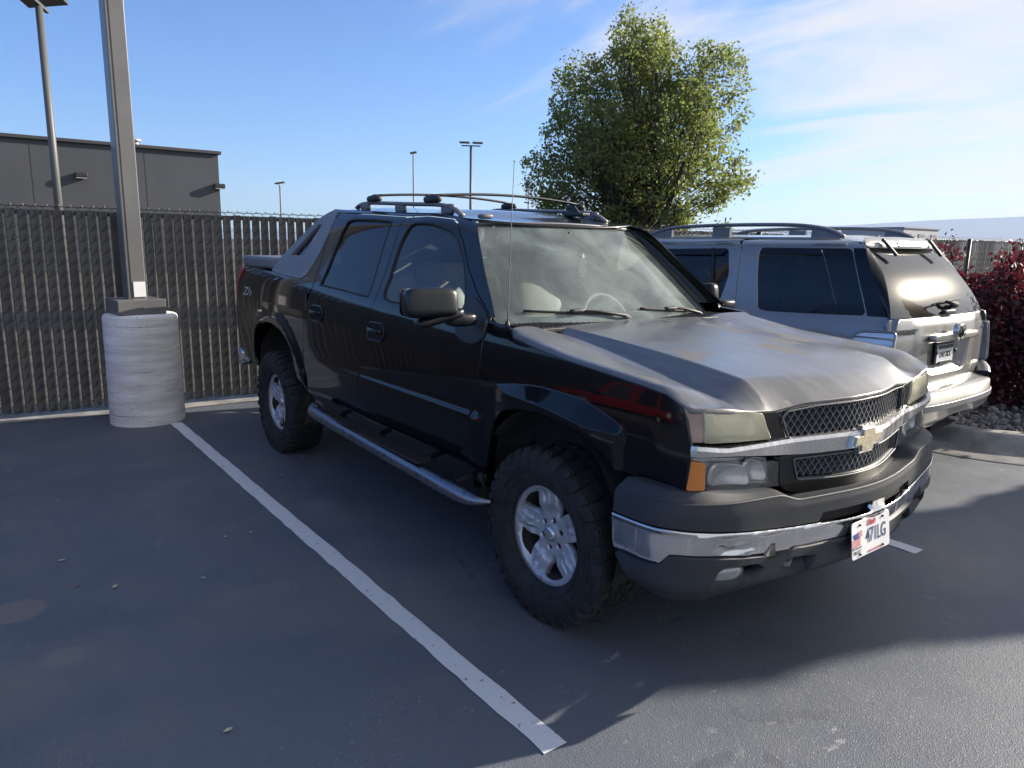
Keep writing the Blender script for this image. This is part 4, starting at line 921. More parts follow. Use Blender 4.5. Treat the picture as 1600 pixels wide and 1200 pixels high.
# ---------------- wheels
def make_wheel(par,loc,s,turn=0.,spin=0.):
    w0=MB(); w0.lathe([(.02,.09),(.16,.09),(.165,.12),(.10,.16)],'Y',40); w0.sup((.12,.10,.09),(.05,.04,.06),.5,.5)
    W=w0.build('wheel','brake',par,True); W.location=loc; W.rotation_euler=(0,0,(0 if s<0 else PI)+turn)
    # tyre; y=0 is the rim face, outside is -y
    t=MB(); Rr=.404; prof=[(.226,-.005),(.232,-.022),(.25,-.034),(.285,-.046),(.325,-.050),(.355,-.046),(.378,-.036),(.390,-.018),(.392,.02),(.393,.09),(.392,.17),(.390,.205),(.375,.225),(.33,.24),(.28,.235),(.235,.215),(.226,.20)]
    t.lathe(prof,'Y',96); n=34
    def blk(a,da,y0,y1,r0,r1,sk=0.,tp=.8):
        vs=[]
        for rr,k in ((r0,1.),(r1,tp)):
            for yy,sg in ((y0,-1),(y1,-1),(y1,1),(y0,1)):
                an=a+sg*da*.5*k+(sk if yy==y1 else 0); ym=(y0+y1)/2; y_=ym+(yy-ym)*(.5+.5*k); vs.append((rr*math.cos(an),y_,rr*math.sin(an)))
        t.add(vs,[[0,3,2,1],[4,5,6,7],[0,1,5,4],[1,2,6,5],[2,3,7,6],[3,0,4,7]])
    for i in range(n):
        a=2*PI*i/n; d=2*PI/n; lng=i%2
        blk(a,d*.72,-.030,.028,.384,Rr-.001,.03); blk(a+d*.5*0,d*.72,.168,.222,.384,Rr-.001,-.03)
        blk(a+d*.25,d*.80,.036,.078,.386,Rr,.08,.88); blk(a+d*.6,d*.80,.084,.122,.386,Rr,-.08,.88); blk(a+d*.1,d*.80,.128,.162,.386,Rr,.08,.88)
        # side biters running down the shoulder
        for (r0,r1,dep,wf) in (((.345 if lng else .358),.396,.0065,.50),):
            vs=[]
            for rr,yy in ((r1,-.040),(r1-.02,-.049),(r0,-.0535)):
                for sg in (-1,1): an=a+sg*d*wf*.5*(1 if rr>r0 else .6); vs.append((rr*math.cos(an),yy,rr*math.sin(an)))
            for rr,yy in ((r1,-.02),(r1-.02,-.036),(r0,-.047)):
                for sg in (-1,1): an=a+sg*d*wf*.5*(1.25 if rr>r0 else .9); vs.append((rr*math.cos(an),yy,rr*math.sin(an)))
            t.add(vs,[[0,2,3,1],[2,4,5,3],[0,6,8,2],[2,8,10,4],[1,3,9,7],[3,5,11,9],[4,10,11,5],[0,1,7,6]])
        if i%3==0: # fine raised marks on the sidewall
            vs=[]
            for rr,yy in ((.335,-.0515),(.322,-.0510)):
                for sg in (-1,1): an=a+sg*d*.9; vs.append((rr*math.cos(an),yy-.0008,rr*math.sin(an)))
            t.add(vs,[[0,1,3,2]])
    for rr in (.300,.268): t.lathe([(rr-.003,-.0485 if rr>.29 else -.0415),(rr,-.052 if rr>.29 else -.0455),(rr+.003,-.0490 if rr>.29 else -.0425)],'Y',96)
    ty=t.build('tyre','tyre',W,auto=32)
    # rim face as a disc surface
    th=[100+72*k+spin for k in range(5)]
    def depth(u,v):
        r=math.hypot(u,v); a=math.degrees(math.atan2(v,u))
        dm=min(abs((a-q+180)%360-180) for q in th)
        y=.028-.020*sm(.095,.15,r)+.004*sm(.045,.06,r)-.012*sm(.203,.212,r)
        y+=.012*sm(8,10.5,dm)*sm(.09,.13,r)*(1-sm(.195,.207,r))
        y+=.010*sm(5.5,2.5,dm)*sm(.11,.16,r)*(1-sm(.175,.20,r))
        return y
    outer=[(.229*math.cos(2*PI*k/72),.229*math.sin(2*PI*k/72)) for k in range(72)]
    holes=[]
    for q in th:
        m=q+36; L=[(.088,0),(.104,6.5),(.135,11.5),(.168,16),(.188,19.5),(.200,20),(.205,9),(.206,0)]
        h=[(r*math.cos(R_(m-a)),r*math.sin(R_(m-a))) for r,a in L]+[(r*math.cos(R_(m+a)),r*math.sin(R_(m+a))) for r,a in L[1:-1][::-1]]
        holes.append(rnd_poly(h,.010,3))
    for k in range(6):
        a=R_(20+60*k+spin); holes.append([(.066*math.cos(a)+.0185*math.cos(2*PI*j/12),.066*math.sin(a)+.0185*math.sin(2*PI*j/12)) for j in range(12)])
    rim=panel('rim',outer,lambda u,v:(u,depth(u,v),v),'alloy',W,(0,-1,0),holes=holes,step=.0115,gap=0,depth=.035,lip=.004)
    b=MB(); b.lathe([(.229,-.006),(.236,-.012),(.238,-.006),(.236,.004),(.226,.012)],'Y',72); b.build('rim_flange','alloy',W,True); b=MB(); b.lathe([(.224,.014),(.208,.06),(.200,.18),(.215,.2)],'Y',72); b.build('rim_barrel','liner',W,True)
    c=MB(); c.lathe([(.0005,.012),(.020,.012),(.033,.016),(.036,.022),(.037,.04)],'Y',32)
    cc=c.build('centre_cap','alloy_clean',W,True)
    e=MB(); e.box((0,.0105,0),(.030,.003,.010)); e.box((0,.010,0),(.011,.003,.014)); e.build('cap_emblem','emblem_gold',W)
    l=MB()
    for k in range(6):
        a=R_(20+60*k+spin); l.lathe([(.0005,.040),(.007,.040),(.009,.042),(.018,.044),(.0182,.06)],'Y',14,(.066*math.cos(a),0,.066*math.sin(a)))
    l.build('lug_hole_dark','dark_void',W)  # black discs just inside the lug holes, standing in for their shade
    return W
for s in (-1,1):
    make_wheel(TR,(0,s*.905,.402),s,0.,0.); make_wheel(TR,(-3.302,s*.945,.402),s,0.,-12)
# ---------------- front end, laid out on the plan curve FC (s,z)
def FS(o=0.,lean=.10): 
    def f(s_,z):
        oo=o(s_,z) if callable(o) else o
        x,y=FC.at(s_,oo-lean*max(0,z-.95)); return (x,y,z)
    return f
for s in (-1,1):
    m=lambda L:[(s*a,b) for a,b in L]
    # upper lamp
    ol=cat([(.592,1.078),(.575,1.030),(.548,.990)],3)+[(.545,.984),(.72,.992),(.868,1.002)]+[(.925,1.006),(.935,1.04),(.948,1.09),(.953,1.112)]+cat([(.948,1.124),(.88,1.122),(.78,1.117),(.68,1.098),(.60,1.083)],3)
    white=[(.90,1.00),(.885,1.06),(.878,1.12)]
    hl=panel('headlight',m(ol),FS(-.045),'plastic_dark',TR,(1,0,0),step=.05,depth=.03)
    panel('reflector',m(rnd_poly([(.60,1.0),(.87,1.012),(.86,1.105),(.62,1.07)],.02)),FS(lambda s_,z:-.04+.03*((abs(s_)-.74)/.14)**2),'lamp_clear',hl,(1,0,0),step=.03)
    li=[(.592,1.078),(.575,1.030),(.548,.990),(.545,.984),(.72,.992),(.868,1.003),(.862,1.04),(.866,1.09),(.872,1.121),(.78,1.117),(.68,1.098),(.60,1.083)]
    panel('lens',m(rnd_poly(li,.012)),FS(lambda s_,z:.006+.008*(1-((z-1.05)/.07)**2)),'lamp_lens_hazy',hl,(1,0,0),step=.03,depth=.02,lip=.006)
    la=[(.872,1.004),(.925,1.006),(.935,1.04),(.948,1.09),(.953,1.112),(.948,1.124),(.877,1.121),(.870,1.09),(.866,1.04)]
    panel('side_marker',m(la),FS(.006),'amber_faded',hl,(1,0,0),step=.03,depth=.02)
    # lower lamp with amber corner
    ll=panel('turn_lamp',m([(.47,.785),(.50,.892),(.70,.915),(.915,.935),(.925,.92),(.922,.84),(.915,.828),(.70,.806)]),FS(-.05,0),'lamp_clear',TR,(1,0,0),step=.06)
    for cx_,w_ in ((.72,.10),(.59,.06)):
        panel('reflector',m(rnd_poly([(cx_-w_,.815),(cx_+w_*.9,.83),(cx_+w_*.8,.905),(cx_-w_*.8,.885)],.03)),FS(lambda s_,z,cx_=cx_,w_=w_:-.045+.03*((abs(s_)-cx_)/w_)**2+.02*((z-.86)/.05)**2,0),'lamp_clear',ll,(1,0,0),step=.02)
    panel('lens',m(rnd_poly([(.468,.790),(.490,.888),(.70,.913),(.853,.927),(.847,.826),(.70,.806)],.012)),FS(lambda s_,z:.004,0),'lamp_lens',ll,(1,0,0),step=.04,depth=.02)
    panel('amber_lens',m(rnd_poly([(.857,.927),(.914,.936),(.924,.925),(.921,.84),(.916,.829),(.851,.827)],.008)),FS(.005,0),'amber',ll,(1,0,0),step=.03,depth=.02)
    # dark column between lamp and mesh
    panel('lamp_surround',m([(.595,1.080),(.583,1.04),(.552,.985),(.545,.972),(.455,.968),(.470,1.0),(.498,1.074),(.52,1.079)]),FS(.002),'truck_black',TR,(1,0,0),step=.03,depth=.02)
    panel('fascia_filler',m([(.945,.82),(.945,1.00),(.46,.97),(.46,.80),(.55,.77)]),FS(-.055,0),'dark_void',TR,(1,0,0),step=.08,lip=0)
# grille surround: lower black frame with a rounded inner opening
def sq(z0,z1,a,b): return [(-a,z1),(-b,z0),(b,z0),(a,z1)]
outer_l=[(-.490,.905),(-.480,.800),(-.45,.772),(-.38,.752),(-.2,.742),(0,.738),(.2,.742),(.38,.752),(.45,.772),(.480,.800),(.490,.905)]
inner_l=rnd_poly([(-.425,.892),(-.392,.806),(-.2,.797),(0,.794),(.2,.797),(.392,.806),(.425,.892)],.012)
panel('grille_frame',rnd_poly(outer_l,.012),FS(lambda s_,z:.008,0),'truck_black',TR,(1,0,0),holes=[inner_l],step=.025,depth=.05,lip=.008)
inner_u=rnd_poly([(-.452,.975),(-.490,1.058),(-.462,1.078),(-.3,1.090),(0,1.094),(.3,1.090),(.462,1.078),(.490,1.058),(.452,.975)],.012)
for L in (inner_l,inner_u):
    q=resample(L,.03); mb=MB(); mb.tube([FS(.010,0 if L is inner_l else .10)(a,b) for a,b in q+[q[0]]],.0035,6,False); mb.build('grille_rim','grille_grey',TR,True)
# mesh: diamond lattice
def lattice(poly,nm,lean):
    mb=MB(); P=.036; dz=.044; f=FS(lambda s_,z:-.012,lean); f2=FS(lambda s_,z:-.034,lean)
    x0,x1=min(p[0] for p in poly),max(p[0] for p in poly); z0,z1=min(p[1] for p in poly),max(p[1] for p in poly); zh=z1-z0
    for sg in (-1,1):
        k=x0-zh*P/dz-P
        while k<x1+zh*P/dz+P:
            run=[]
            for i in range(41):
                z=z0+zh*i/40; a=k+sg*(z-z0)*P/dz
                if inpoly(a,z,poly): run.append((a,z))
                else:
                    if len(run)>2: bars(mb,run,f,f2)
                    run=[]
            if len(run)>2: bars(mb,run,f,f2)
            k+=P
    return mb.build(nm,'grille_grey',TR)
def bars(mb,run,f,f2):
    run=[run[0],run[len(run)//3],run[2*len(run)//3],run[-1]]
    vs=[];w=.0032
    for a,z in run:
        p=Vector(f(a,z));q=Vector(f2(a,z)); d=Vector((0,0,0)); t=Vector(f(a+.002,z))-p; t.normalize()
        vs+= [p-t*w*.7,p+t*w*.7,q+t*w*1.6,q-t*w*1.6]
    fs=[]
    for i in range(len(run)-1):
        for k in range(4): fs.append([i*4+k,i*4+(k+1)%4,(i+1)*4+(k+1)%4,(i+1)*4+k])
    mb.add(vs,fs)
lattice(inner_u,'grille_mesh',.10); lattice(inner_l,'grille_mesh',0)
panel('grille_backing',[(-.52,.79),(.52,.79),(.52,1.08),(-.52,1.08)],FS(-.06,.05),'dark_void',TR,(1,0,0),step=.08,lip=0)
# chrome bar: three facets swept
def barprof(s_):
    a=abs(s_); zt=.978-.002*a+.020*sm(.75,.93,a); zb=.900+.0*a+.047*sm(.3,.95,a); o=.024+.010*(1-sm(0,.25,a)); return zt,zb,o
ss=[-.918+1.836*k/90 for k in range(91)]
rows=[[],[],[],[],[]]
for q in ss:
    zt,zb,o=barprof(q); e=min(1,(.93-abs(q))/.02)
    for i,(oo,z) in enumerate(((-.02,zt-.001),(o*.75*e,zt),(o*e,zt-.014),(o*e*.92,zb+.010),(-.02,zb))):
        x,y=FC.at(q,oo); rows[i].append((x,y,z))
bar=loft('chrome_bar',rows,'chrome_worn',TR,(1,0,0)); bar.data.set_sharp_from_angle(angle=R_(25))
# gold bow-tie shaped emblem in a chrome tray
def prism(name,poly,org,xd,yd,d,mat,par,bev=.004):
    bm=bmesh.new(); vs=[bm.verts.new((a,b,0)) for a,b in poly]; fc=bm.faces.new(vs); r=bmesh.ops.extrude_face_region(bm,geom=[fc]); bmesh.ops.translate(bm,vec=(0,0,d),verts=[v for v in r['geom'] if isinstance(v,bmesh.types.BMVert)])
    bmesh.ops.recalc_face_normals(bm,faces=bm.faces)
    if bev: bmesh.ops.bevel(bm,geom=[e for e in bm.edges if all(abs(v.co.z-d)<1e-6 for v in e.verts)],offset=bev,segments=2,profile=.5,affect='EDGES')
    bm.transform(frame(org,xd,yd)); bm.verts.index_update(); V=[v.co.copy() for v in bm.verts];F=[[v.index for v in f.verts] for f in bm.faces]; bm.free()
    return mesh_obj(name,V,F,mat,par,False)
k=1.0; bt=[(-.108,-.022),(-.052,-.022),(-.052,-.052),(.046,-.052),(.046,-.022),(.098,-.022),(.112,.022),(.052,.022),(.052,.052),(-.046,.052),(-.046,.022),(-.098,.022)]
em=prism('grille_emblem',[(a*1.06,b*1.10) for a,b in bt],(.938,-.055,.940),(0,1,0),(0,0,1),.020,'chrome_worn',TR,.003)
prism('emblem_face',[(a*.94,b*.86) for a,b in bt],(.957,-.055,.940),(0,1,0),(0,0,1),.008,'emblem_gold',em,.003)
# ---------------- bumper on plan curve BC
def prof(s_,v):
    a=abs(s_); cm=1-sm(.45,.57,a); dz=-.030*cm 
    if v>=.79: 
        k=(v-.79)
        o=-.004-(.012 if k>.01 else .012*k/.01)*1-max(0,k-.015)*1.15; z=.79+((.010+.036*sm(.58,1.0,a))*(1-cm)-.010*cm)*sm(0,.055,k)+dz
    else:
        o=-.004*sm(.75,.79,v); z=v+dz*sm(.71,.79,v)
    if .53<v<.72:
        o+=.006
    if v<.56: o=-.012-.10*sm(.50,.36,v)**1.5
    return o,z
def BS(o=0.):
    def f(s_,v):
        oo,z=prof(s_,v); x,y=BC.at(max(-BC.h+.002,min(BC.h-.002,s_)),oo+(o(s_,v) if callable(o) else o)); return (x,y,z)
    return f
ctop=lambda a:.655+.008*sm(.0,.5,a)+.040*sm(.4,1.1,a)
cbot=lambda a:(.575-.006*sm(.2,.5,a)+.036*sm(.5,.98,a)) if a<1.02 else .552
SA=[1.262,1.2,1.1,1.0,.9,.8,.7,.6,.5,.42]
slot0,slot1=.052,.352
# cover (grey textured plastic) with two notches where the slots are
half=[(a,ctop(a)) for a in SA]+[(slot1+.012,ctop(slot1)),(slot1-.008,.694),(slot0,.694),(slot0-.004,ctop(0)),(0,ctop(0))]
up=[(1.262,.80),(1.24,.835),(1.2,.86),(1.1,.885),(1.0,.90),(.9,.91),(.75,.92),(.6,.93),(.5,.945),(.3,.95),(0,.95)]
cover=[(-a,b) for a,b in reversed(half)]
cov=[(-a,b) for a,b in half[:-1]]+[(a,b) for a,b in reversed(half)]+up[:-1]+[(-a,b) for a,b in reversed(up)]
panel('bumper_cover',cov,BS(),'plastic_grey',TR,lambda p:Vector((p.x-.3,p.y*.8,.6)),step=.03,depth=.02,lines=[[(-1.25,zz_),(1.25,zz_)] for zz_ in (.775,.785,.79,.795,.80,.81,.825,.845)])
# chrome face
hb=[(a,ctop(a)-.004) for a in SA]+[(slot1+.005,ctop(slot1)-.004),(slot1-.01,.650),(slot0+.006,.650),(slot0-.006,.690),(0,.691)]
lo=[(a,cbot(a)) for a in (0,.2,.4,.5,.6,.7,.8,.9,.98)]+[(1.012,.603),(1.035,.575),(1.06,.553),(1.15,.548),(1.255,.545)]
chf=[(-a,b) for a,b in hb[:-1]]+[(a,b) for a,b in reversed(hb)]+[(a,b) for a,b in reversed(lo)]+[(-a,b) for a,b in lo[1:]]
def dent(s_,v):
    d=0.; 
    for c,z0,w,h,am in ((-.775,.612,.055,.018,-.016),(-.82,.630,.03,.012,-.008),(-.70,.590,.03,.014,.006)): d+=am*math.exp(-((s_-c-(v-z0)*1.6)/w)**2-((v-z0)/h)**2)
    zt=ctop(abs(s_)); d+=.0075*sm(zt-.026,zt-.014,v)-.0075*sm(zt-.012,zt-.002,v) if v<.66+.05 else 0
    d-=.010*((v-.625)/.07)**2 if v<.625 else 0
    return d
panel('chrome_bumper',chf,BS(dent),'chrome',TR,lambda p:Vector((p.x-.3,p.y*.8,0)),step=.016,depth=.02,lip=.003)
# slot linings
for s in (-1,1):
    mb=MB(); x,y=BC.at(s*(slot0+slot1)/2,-.06); mb.box((x,y,.672),(.07,.34,.06),0,rot=(0,0,s*R_(6))); mb.build('bumper_slot','dark_void',TR)
# lower valance
fb_=[(0,.455),(.17,.447),(.22,.428),(.30,.411),(.55,.390),(.76,.383),(.88,.374),(1.0,.378),(1.10,.390),(1.16,.425),(1.225,.50),(1.25,.535)]
top_=[(1.25,.539),(1.15,.540),(1.075,.545),(1.045,.556),(1.026,.585),(1.008,.597),(.98,.598)]+[(a,cbot(a)-.010) for a in (.9,.8,.7,.6,.5)]+[(.47,.572),(.42,.568),(.2,.567),(0,.567)]
val=[(-a,b) for a,b in fb_[::-1]]+fb_[1:]+top_[:-1]+[(-a,b) for a,b in top_[::-1]][0:]
fog=rnd_poly([(.600,.510),(.640,.535),(.79,.545),(.825,.530),(.850,.462),(.835,.452),(.70,.448),(.665,.455)],.01)
hook=rnd_poly([(.335,.520),(.47,.530),(.50,.524),(.565,.445),(.555,.436),(.40,.430),(.365,.450)],.01)
mir=lambda L,s:[(s*a,b) for a,b in L]
panel('lower_valance',val,BS(lambda s_,v:.004*sm(.445,.455,v)),'plastic_grey',TR,lambda p:Vector((p.x-.3,p.y*.8,-.1)),holes=[mir(fog,s) for s in (-1,1)]+[mir(hook,s) for s in (-1,1)],step=.025,depth=.05,lines=[[(-1.2,.445),(1.2,.445)],[(-1.2,.455),(1.2,.455)]])
for s in (-1,1):
    panel('fog_pocket',mir([(.57,.43),(.87,.43),(.87,.56),(.57,.56)],s),BS(-.065),'plastic_dark',TR,(1,0,0),lip=0)
    x,y=BC.at(s*.755,-.02); mb=MB(); mb.sup((x-.062,y,.497),(.045,.105,.042),.9,.9,rot=(0,0,s*R_(22))); mb.build('fog_lamp','fog_glass',TR,True)
    panel('hook_pocket',mir([(.31,.41),(.59,.41),(.59,.55),(.31,.55)],s),BS(-.10),'dark_void',TR,(1,0,0),lip=0)
    x,y=BC.at(s*.45,-.07); mb=MB(); mb.tube([(x-.05,y-.03*s,.50),(x+.02,y-.02*s,.50),(x+.03,y+.01*s,.487),(x-.01,y+.04*s,.48)],.013,8); mb.build('tow_hook','plastic_light',TR,True)
    panel('bumper_underside',mir([(0,.30),(1.15,.30),(1.15,.42),(0,.46)],s),BS(-.16),'dark_void',TR,(1,0,0),step=.08,lip=0)
# plate, dented, with its writing
PX,PY,PZ=1.014,-.052,.553
def fp(u,v): return (PX-v*.128+.010*u*u/.02*.15,PY+u,PZ+v)
pl=panel('licence_plate',rnd_poly([(-.150,-.074),(.150,-.074),(.150,.074),(-.150,.074)],.016),fp,'white_plate',TR,(1,0,0),step=.02,depth=.002,lip=.002)
def pt(n,b,sz,u,v,m,**k): return text(n,b,sz,frame((PX+.0022-v*.128+.075*u*u,PY+u,PZ+v),(0,1,0),(-.128,0,1)),m,pl,ext=.0003,**k)
pt('plate_state','Utah',.034,.0,.054,'ink_red',shear=.35,bold=.001); pt('plate_number','471LG',.084,.040,.000,'ink_blue',sx=.70,bold=.0004); pt('plate_motto','IN GOD WE',.013,-.112,-.030,'ink_blue'); pt('plate_motto','TRUST',.021,-.112,-.048,'ink_black'); pt('plate_slogan','UNITED WE STAND',.013,.03,-.062,'ink_red')
mb=MB(); mb.box((PX+.0015,PY-.118,PZ+.020),(.0012,.030,.022)); fl=mb.build('plate_flag','flag_blue',pl)
mb=MB()
for k in range(7): 
    w=.034 if k>3 else .062; mb.box((PX+.0052-.0011*k,PY-.118+(.0 if k<=3 else .026)+.0+(.0 if k<=3 else .002),PZ-.020+k*.0085),(.0012,w,.0042),rot=(R_(6),0,0))
mb.build('plate_stripes','ink_red',pl)
mb=MB()
for u,v in ((-.09,.058),(.09,.058),(-.09,-.060),(.09,-.060)): mb.tube([(PX-.004-v*.128,PY+u,PZ+v),(PX+.006-v*.128,PY+u,PZ+v)],.005,8)
mb.build('plate_bolt','dark_void',pl)
# rear end: tailgate, bumper, bed lid
RP=Plan([(-4.60,0),(-4.59,.4),(-4.56,.7),(-4.49,.86),(-4.40,.92)])
def RS(o=0): return lambda s_,z:(RP.at(s_,o)[0],RP.at(s_,o)[1],z)
panel('tailgate',[(-.86,.70),(.86,.70),(.86,1.42),(-.86,1.42)],RS(),'truck_black',TR,(-1,0,0),step=.06)
panel('rear_bumper',[(-1.0,.55),(1.0,.55),(1.0,.69),(-1.0,.69)],lambda s_,z:(RP.at(s_)[0]-.10+.10*(abs(s_)),RP.at(s_)[1],z),'chrome',TR,(-1,0,0),step=.06,depth=.1)
def lid(x,y): return (x,y,1.538+.010*(1-(y/.87)**2)-.10*sm(.78,.90,abs(y))*0)
mb=MB(); mb.box((-3.86,0,1.487),(.94,1.72,.098),.028,seg=3); b_=mb.build('bed_cover','plastic_light',TR,auto=40)
mb=MB(); mb.box((-3.1,0,1.46),(.62,1.60,.05),.015); mb.box((-3.6,0,1.36),(1.7,1.7,.12)); mb.build('bed_cover_panel','plastic_dark',TR)
# rear window wall of the cab
mb=MB(); mb.box((-2.80,0,1.60),(.03,1.20,.44),.01); mb.box((-2.79,0,1.15),(.04,1.6,.7)); mb.build('cab_back','plastic_dark',TR)
# decal on the bed side
for s in (-1,):
    for n_,b_,sz,m_,e_ in (('decal_number','Z71',.10,'vent_metal',.001),):
        x,z=-3.99,1.235; text(n_,b_,sz,frame((x,s*(tw(x,z)+.003),z),(1,-.03,0) ,(.0,.22,1)),m_,TR,ext=e_,sx=1.45,shear=.15,bold=.001)
# ---------------- roof rack
for s in (-1,1):
    mb=MB(); zz=lambda x:zr(x)+.052
    pts=cat([(-2.60,s*.555,zr(-2.6)+.015),(-2.52,s*.56,zr(-2.5)+.038),(-2.35,s*.565,zz(-2.35)),(-1.8,s*.57,zz(-1.8)),(-1.45,s*.57,zz(-1.45)-.004),(-1.30,s*.567,zz(-1.3)-.016),(-1.21,s*.565,zr(-1.21)+.004)],5)
    mb.tube(pts,.017,8,sq=(.75,1.2)); rl=mb.build('roof_rail','plastic_light',TR,True)
    for x in (-2.44,-1.93,-1.36):
        mb=MB(); mb.sup((x,s*.568,zr(x)+.028),(.065,.017,.030),.5,.5); mb.build('rail_foot','plastic_light',rl,True)
for x in (-2.29,-1.52):
    mb=MB(); pts=[(x,-.585+1.17*k/16,zr(x)+.100+.030*(1-(2*k/16-1)**2)) for k in range(17)]; mb.tube(pts,.014,8,sq=(.6,1.3)); cb=mb.build('roof_crossbar','plastic_dark',TR,True)
    for s in (-1,1):
        mb=MB(); mb.sup((x-.01,s*.572,zr(x)+.080),(.085,.030,.024),.7,.7); mb.build('crossbar_clamp','plastic_dark',cb,True)
mb=MB(); 
bm_=[(-1.66,1.0),(-1.60,1.0)]
mb.add([(-1.36,-.004+.36,1.872),(-1.22,-.004+.36,1.856),(-1.30,.36,1.925),(-1.33,.36,1.925),(-1.36,.004+.37,1.872),(-1.22,.004+.37,1.856),(-1.30,.37,1.925),(-1.33,.37,1.925)],[[0,1,2,3],[7,6,5,4],[0,4,5,1],[1,5,6,2],[2,6,7,3],[3,7,4,0]]); mb.box((-1.28,.365,1.868),(.18,.07,.022),.008); mb.build('shark_fin_antenna','plastic_dark',TR)
# whip antenna
mb=MB(); mb.tube([(-.455,-.80,1.30),(-.450,-.80,1.36),(-.44,-.80,1.7),(-.422,-.80,2.045)],[.0032,.0026,.0020,.0016],6); mb.sup((-.422,-.80,2.047),(.004,.004,.005),1,1,8,6); an=mb.build('antenna','plastic_light',TR,True)
mb=MB(); mb.tube([(-.455,-.80,1.292),(-.455,-.80,1.312)],[.014,.008],10); mb.build('antenna_base','plastic_dark',an)
# ---------------- wipers
for (a0,a1,piv,mid) in (((-.63,1.346),(-.02,1.315),(-.415,.00,1.292),(-.33,1.362)),((.02+.09,1.338),(.66,1.296),(-.45,.66,1.275),(.30,1.345))):
    q=lambda y,z,o=.012:(ws(y,z)+o,y,z)
    mb=MB(); bl=[q(a0[0]+(a1[0]-a0[0])*k/12*.86,a0[1]+(a1[1]-a0[1])*k/12*.86) for k in range(13)]; mb.tube(bl,.0065,6)
    w_=mb.build('wiper','rubber',TR,True)
    c=q((a0[0]+a1[0])*.5-.02,(a0[1]+a1[1])*.5+.012,.026); mb=MB(); mb.sup(c,(.016,.05,.010),.6,.6); mb.tube([c,q(c[1]+.14,c[2]-.008,.03),(piv[0]+.02,piv[1]-.06,piv[2]+.02),piv],[.005,.007,.010,.012],8)
    mb.build('wiper_arm','plastic_dark',w_,True)
# ---------------- cabin
CB='cabin_dark'
mb=MB(); mb.box((-.72,0,1.20),(.42,1.50,.14),.05,seg=3); mb.box((-.62,0,1.262),(.34,1.46,.03),.012); D_=mb.build('dashboard','dash_grey',TR,auto=40)
mb=MB(); mb.box((-.95,0,.98),(.16,1.4,.34),.03); mb.box((-1.6,0,.60),(2.4,1.5,.04)); mb.box((-1.3,0,.85),(.9,.28,.35),.04); mb.build('cabin_floor',CB,TR)
for nm,y in (('seat',-.42),('seat',.42)):
    mb=MB(); mb.sup((-1.42,y,.95),(.26,.25,.10),.5,.5,rot=(0,R_(-6),0)); mb.sup((-1.70,y,1.14),(.085,.235,.30),.6,.6,rot=(0,R_(-18),0)); st=mb.build(nm,'beige_leather',TR,True)
    mb=MB(); mb.sup((-1.83,y,1.475),(.05,.115,.075),.6,.6,rot=(0,R_(-10),0)); mb.build('headrest','beige_leather',st,True)
mb=MB(); mb.sup((-2.55,0,1.20),(.10,.68,.32),.4,.4,rot=(0,R_(-12),0)); mb.sup((-2.35,0,.95),(.26,.68,.10),.4,.4); mb.build('rear_bench','beige_leather',TR,True)
mb=MB(); cs=Vector((-1.02,.42,1.19)); ax=Vector((math.sin(R_(64)),0,math.cos(R_(64)))); e1=Vector((0,1,0)); e2=ax.cross(e1); e2.normalize()
ring=[cs+(e1*math.cos(2*PI*k/32)+e2*math.sin(2*PI*k/32))*.19 for k in range(33)]; mb.tube(ring,.015,8,False)
for an_ in (0,PI,-PI/2): mb.tube([cs,cs+(e1*math.cos(an_)+e2*math.sin(an_))*.185],.014,6)
mb.sup(tuple(cs),(.04,.07,.06),.7,.7); mb.tube([cs,cs+Vector((.25,0,-.10))],.03,8); mb.build('steering_wheel','dash_grey',TR,True)
mb=MB(); mb.sup((-1.0,0,1.665),(.018,.125,.036),.5,.5,rot=(0,R_(-12),0)); mb.tube([(-1.0,0,1.67),(-.93,0,1.745)],.01,6); mb.build('rear_view_mirror','plastic_dark',TR,True)
tree=[(-.010,-.075),(.010,-.075),(.010,-.056),(.036,-.052),(.022,-.030),(.032,-.028),(.018,-.006),(.026,-.004),(.012,.018),(.018,.02),(0,.058)]
tree=tree+[(-a,b) for a,b in reversed(tree[1:-1])]; 
fr_=prism('air_freshener',[(a*1.15,b*1.0) for a,b in tree[:]] if 0 else [(-.036,-.052),(-.010,-.056),(-.022,-.078),(.022,-.078),(.010,-.056),(.036,-.052),(.022,-.030),(.032,-.028),(.018,-.006),(.026,-.004),(0,.058),(-.026,-.004),(-.018,-.006),(-.032,-.028),(-.022,-.030)],(-.775,-.03,1.575),(0,1,0),(0,0,1),.003,'paper_pink',TR,0)
mb=MB(); mb.tube([(-.775,-.03,1.633),(-.96,-.01,1.668)],.001,4); mb.build('string','paper_pink',fr_)
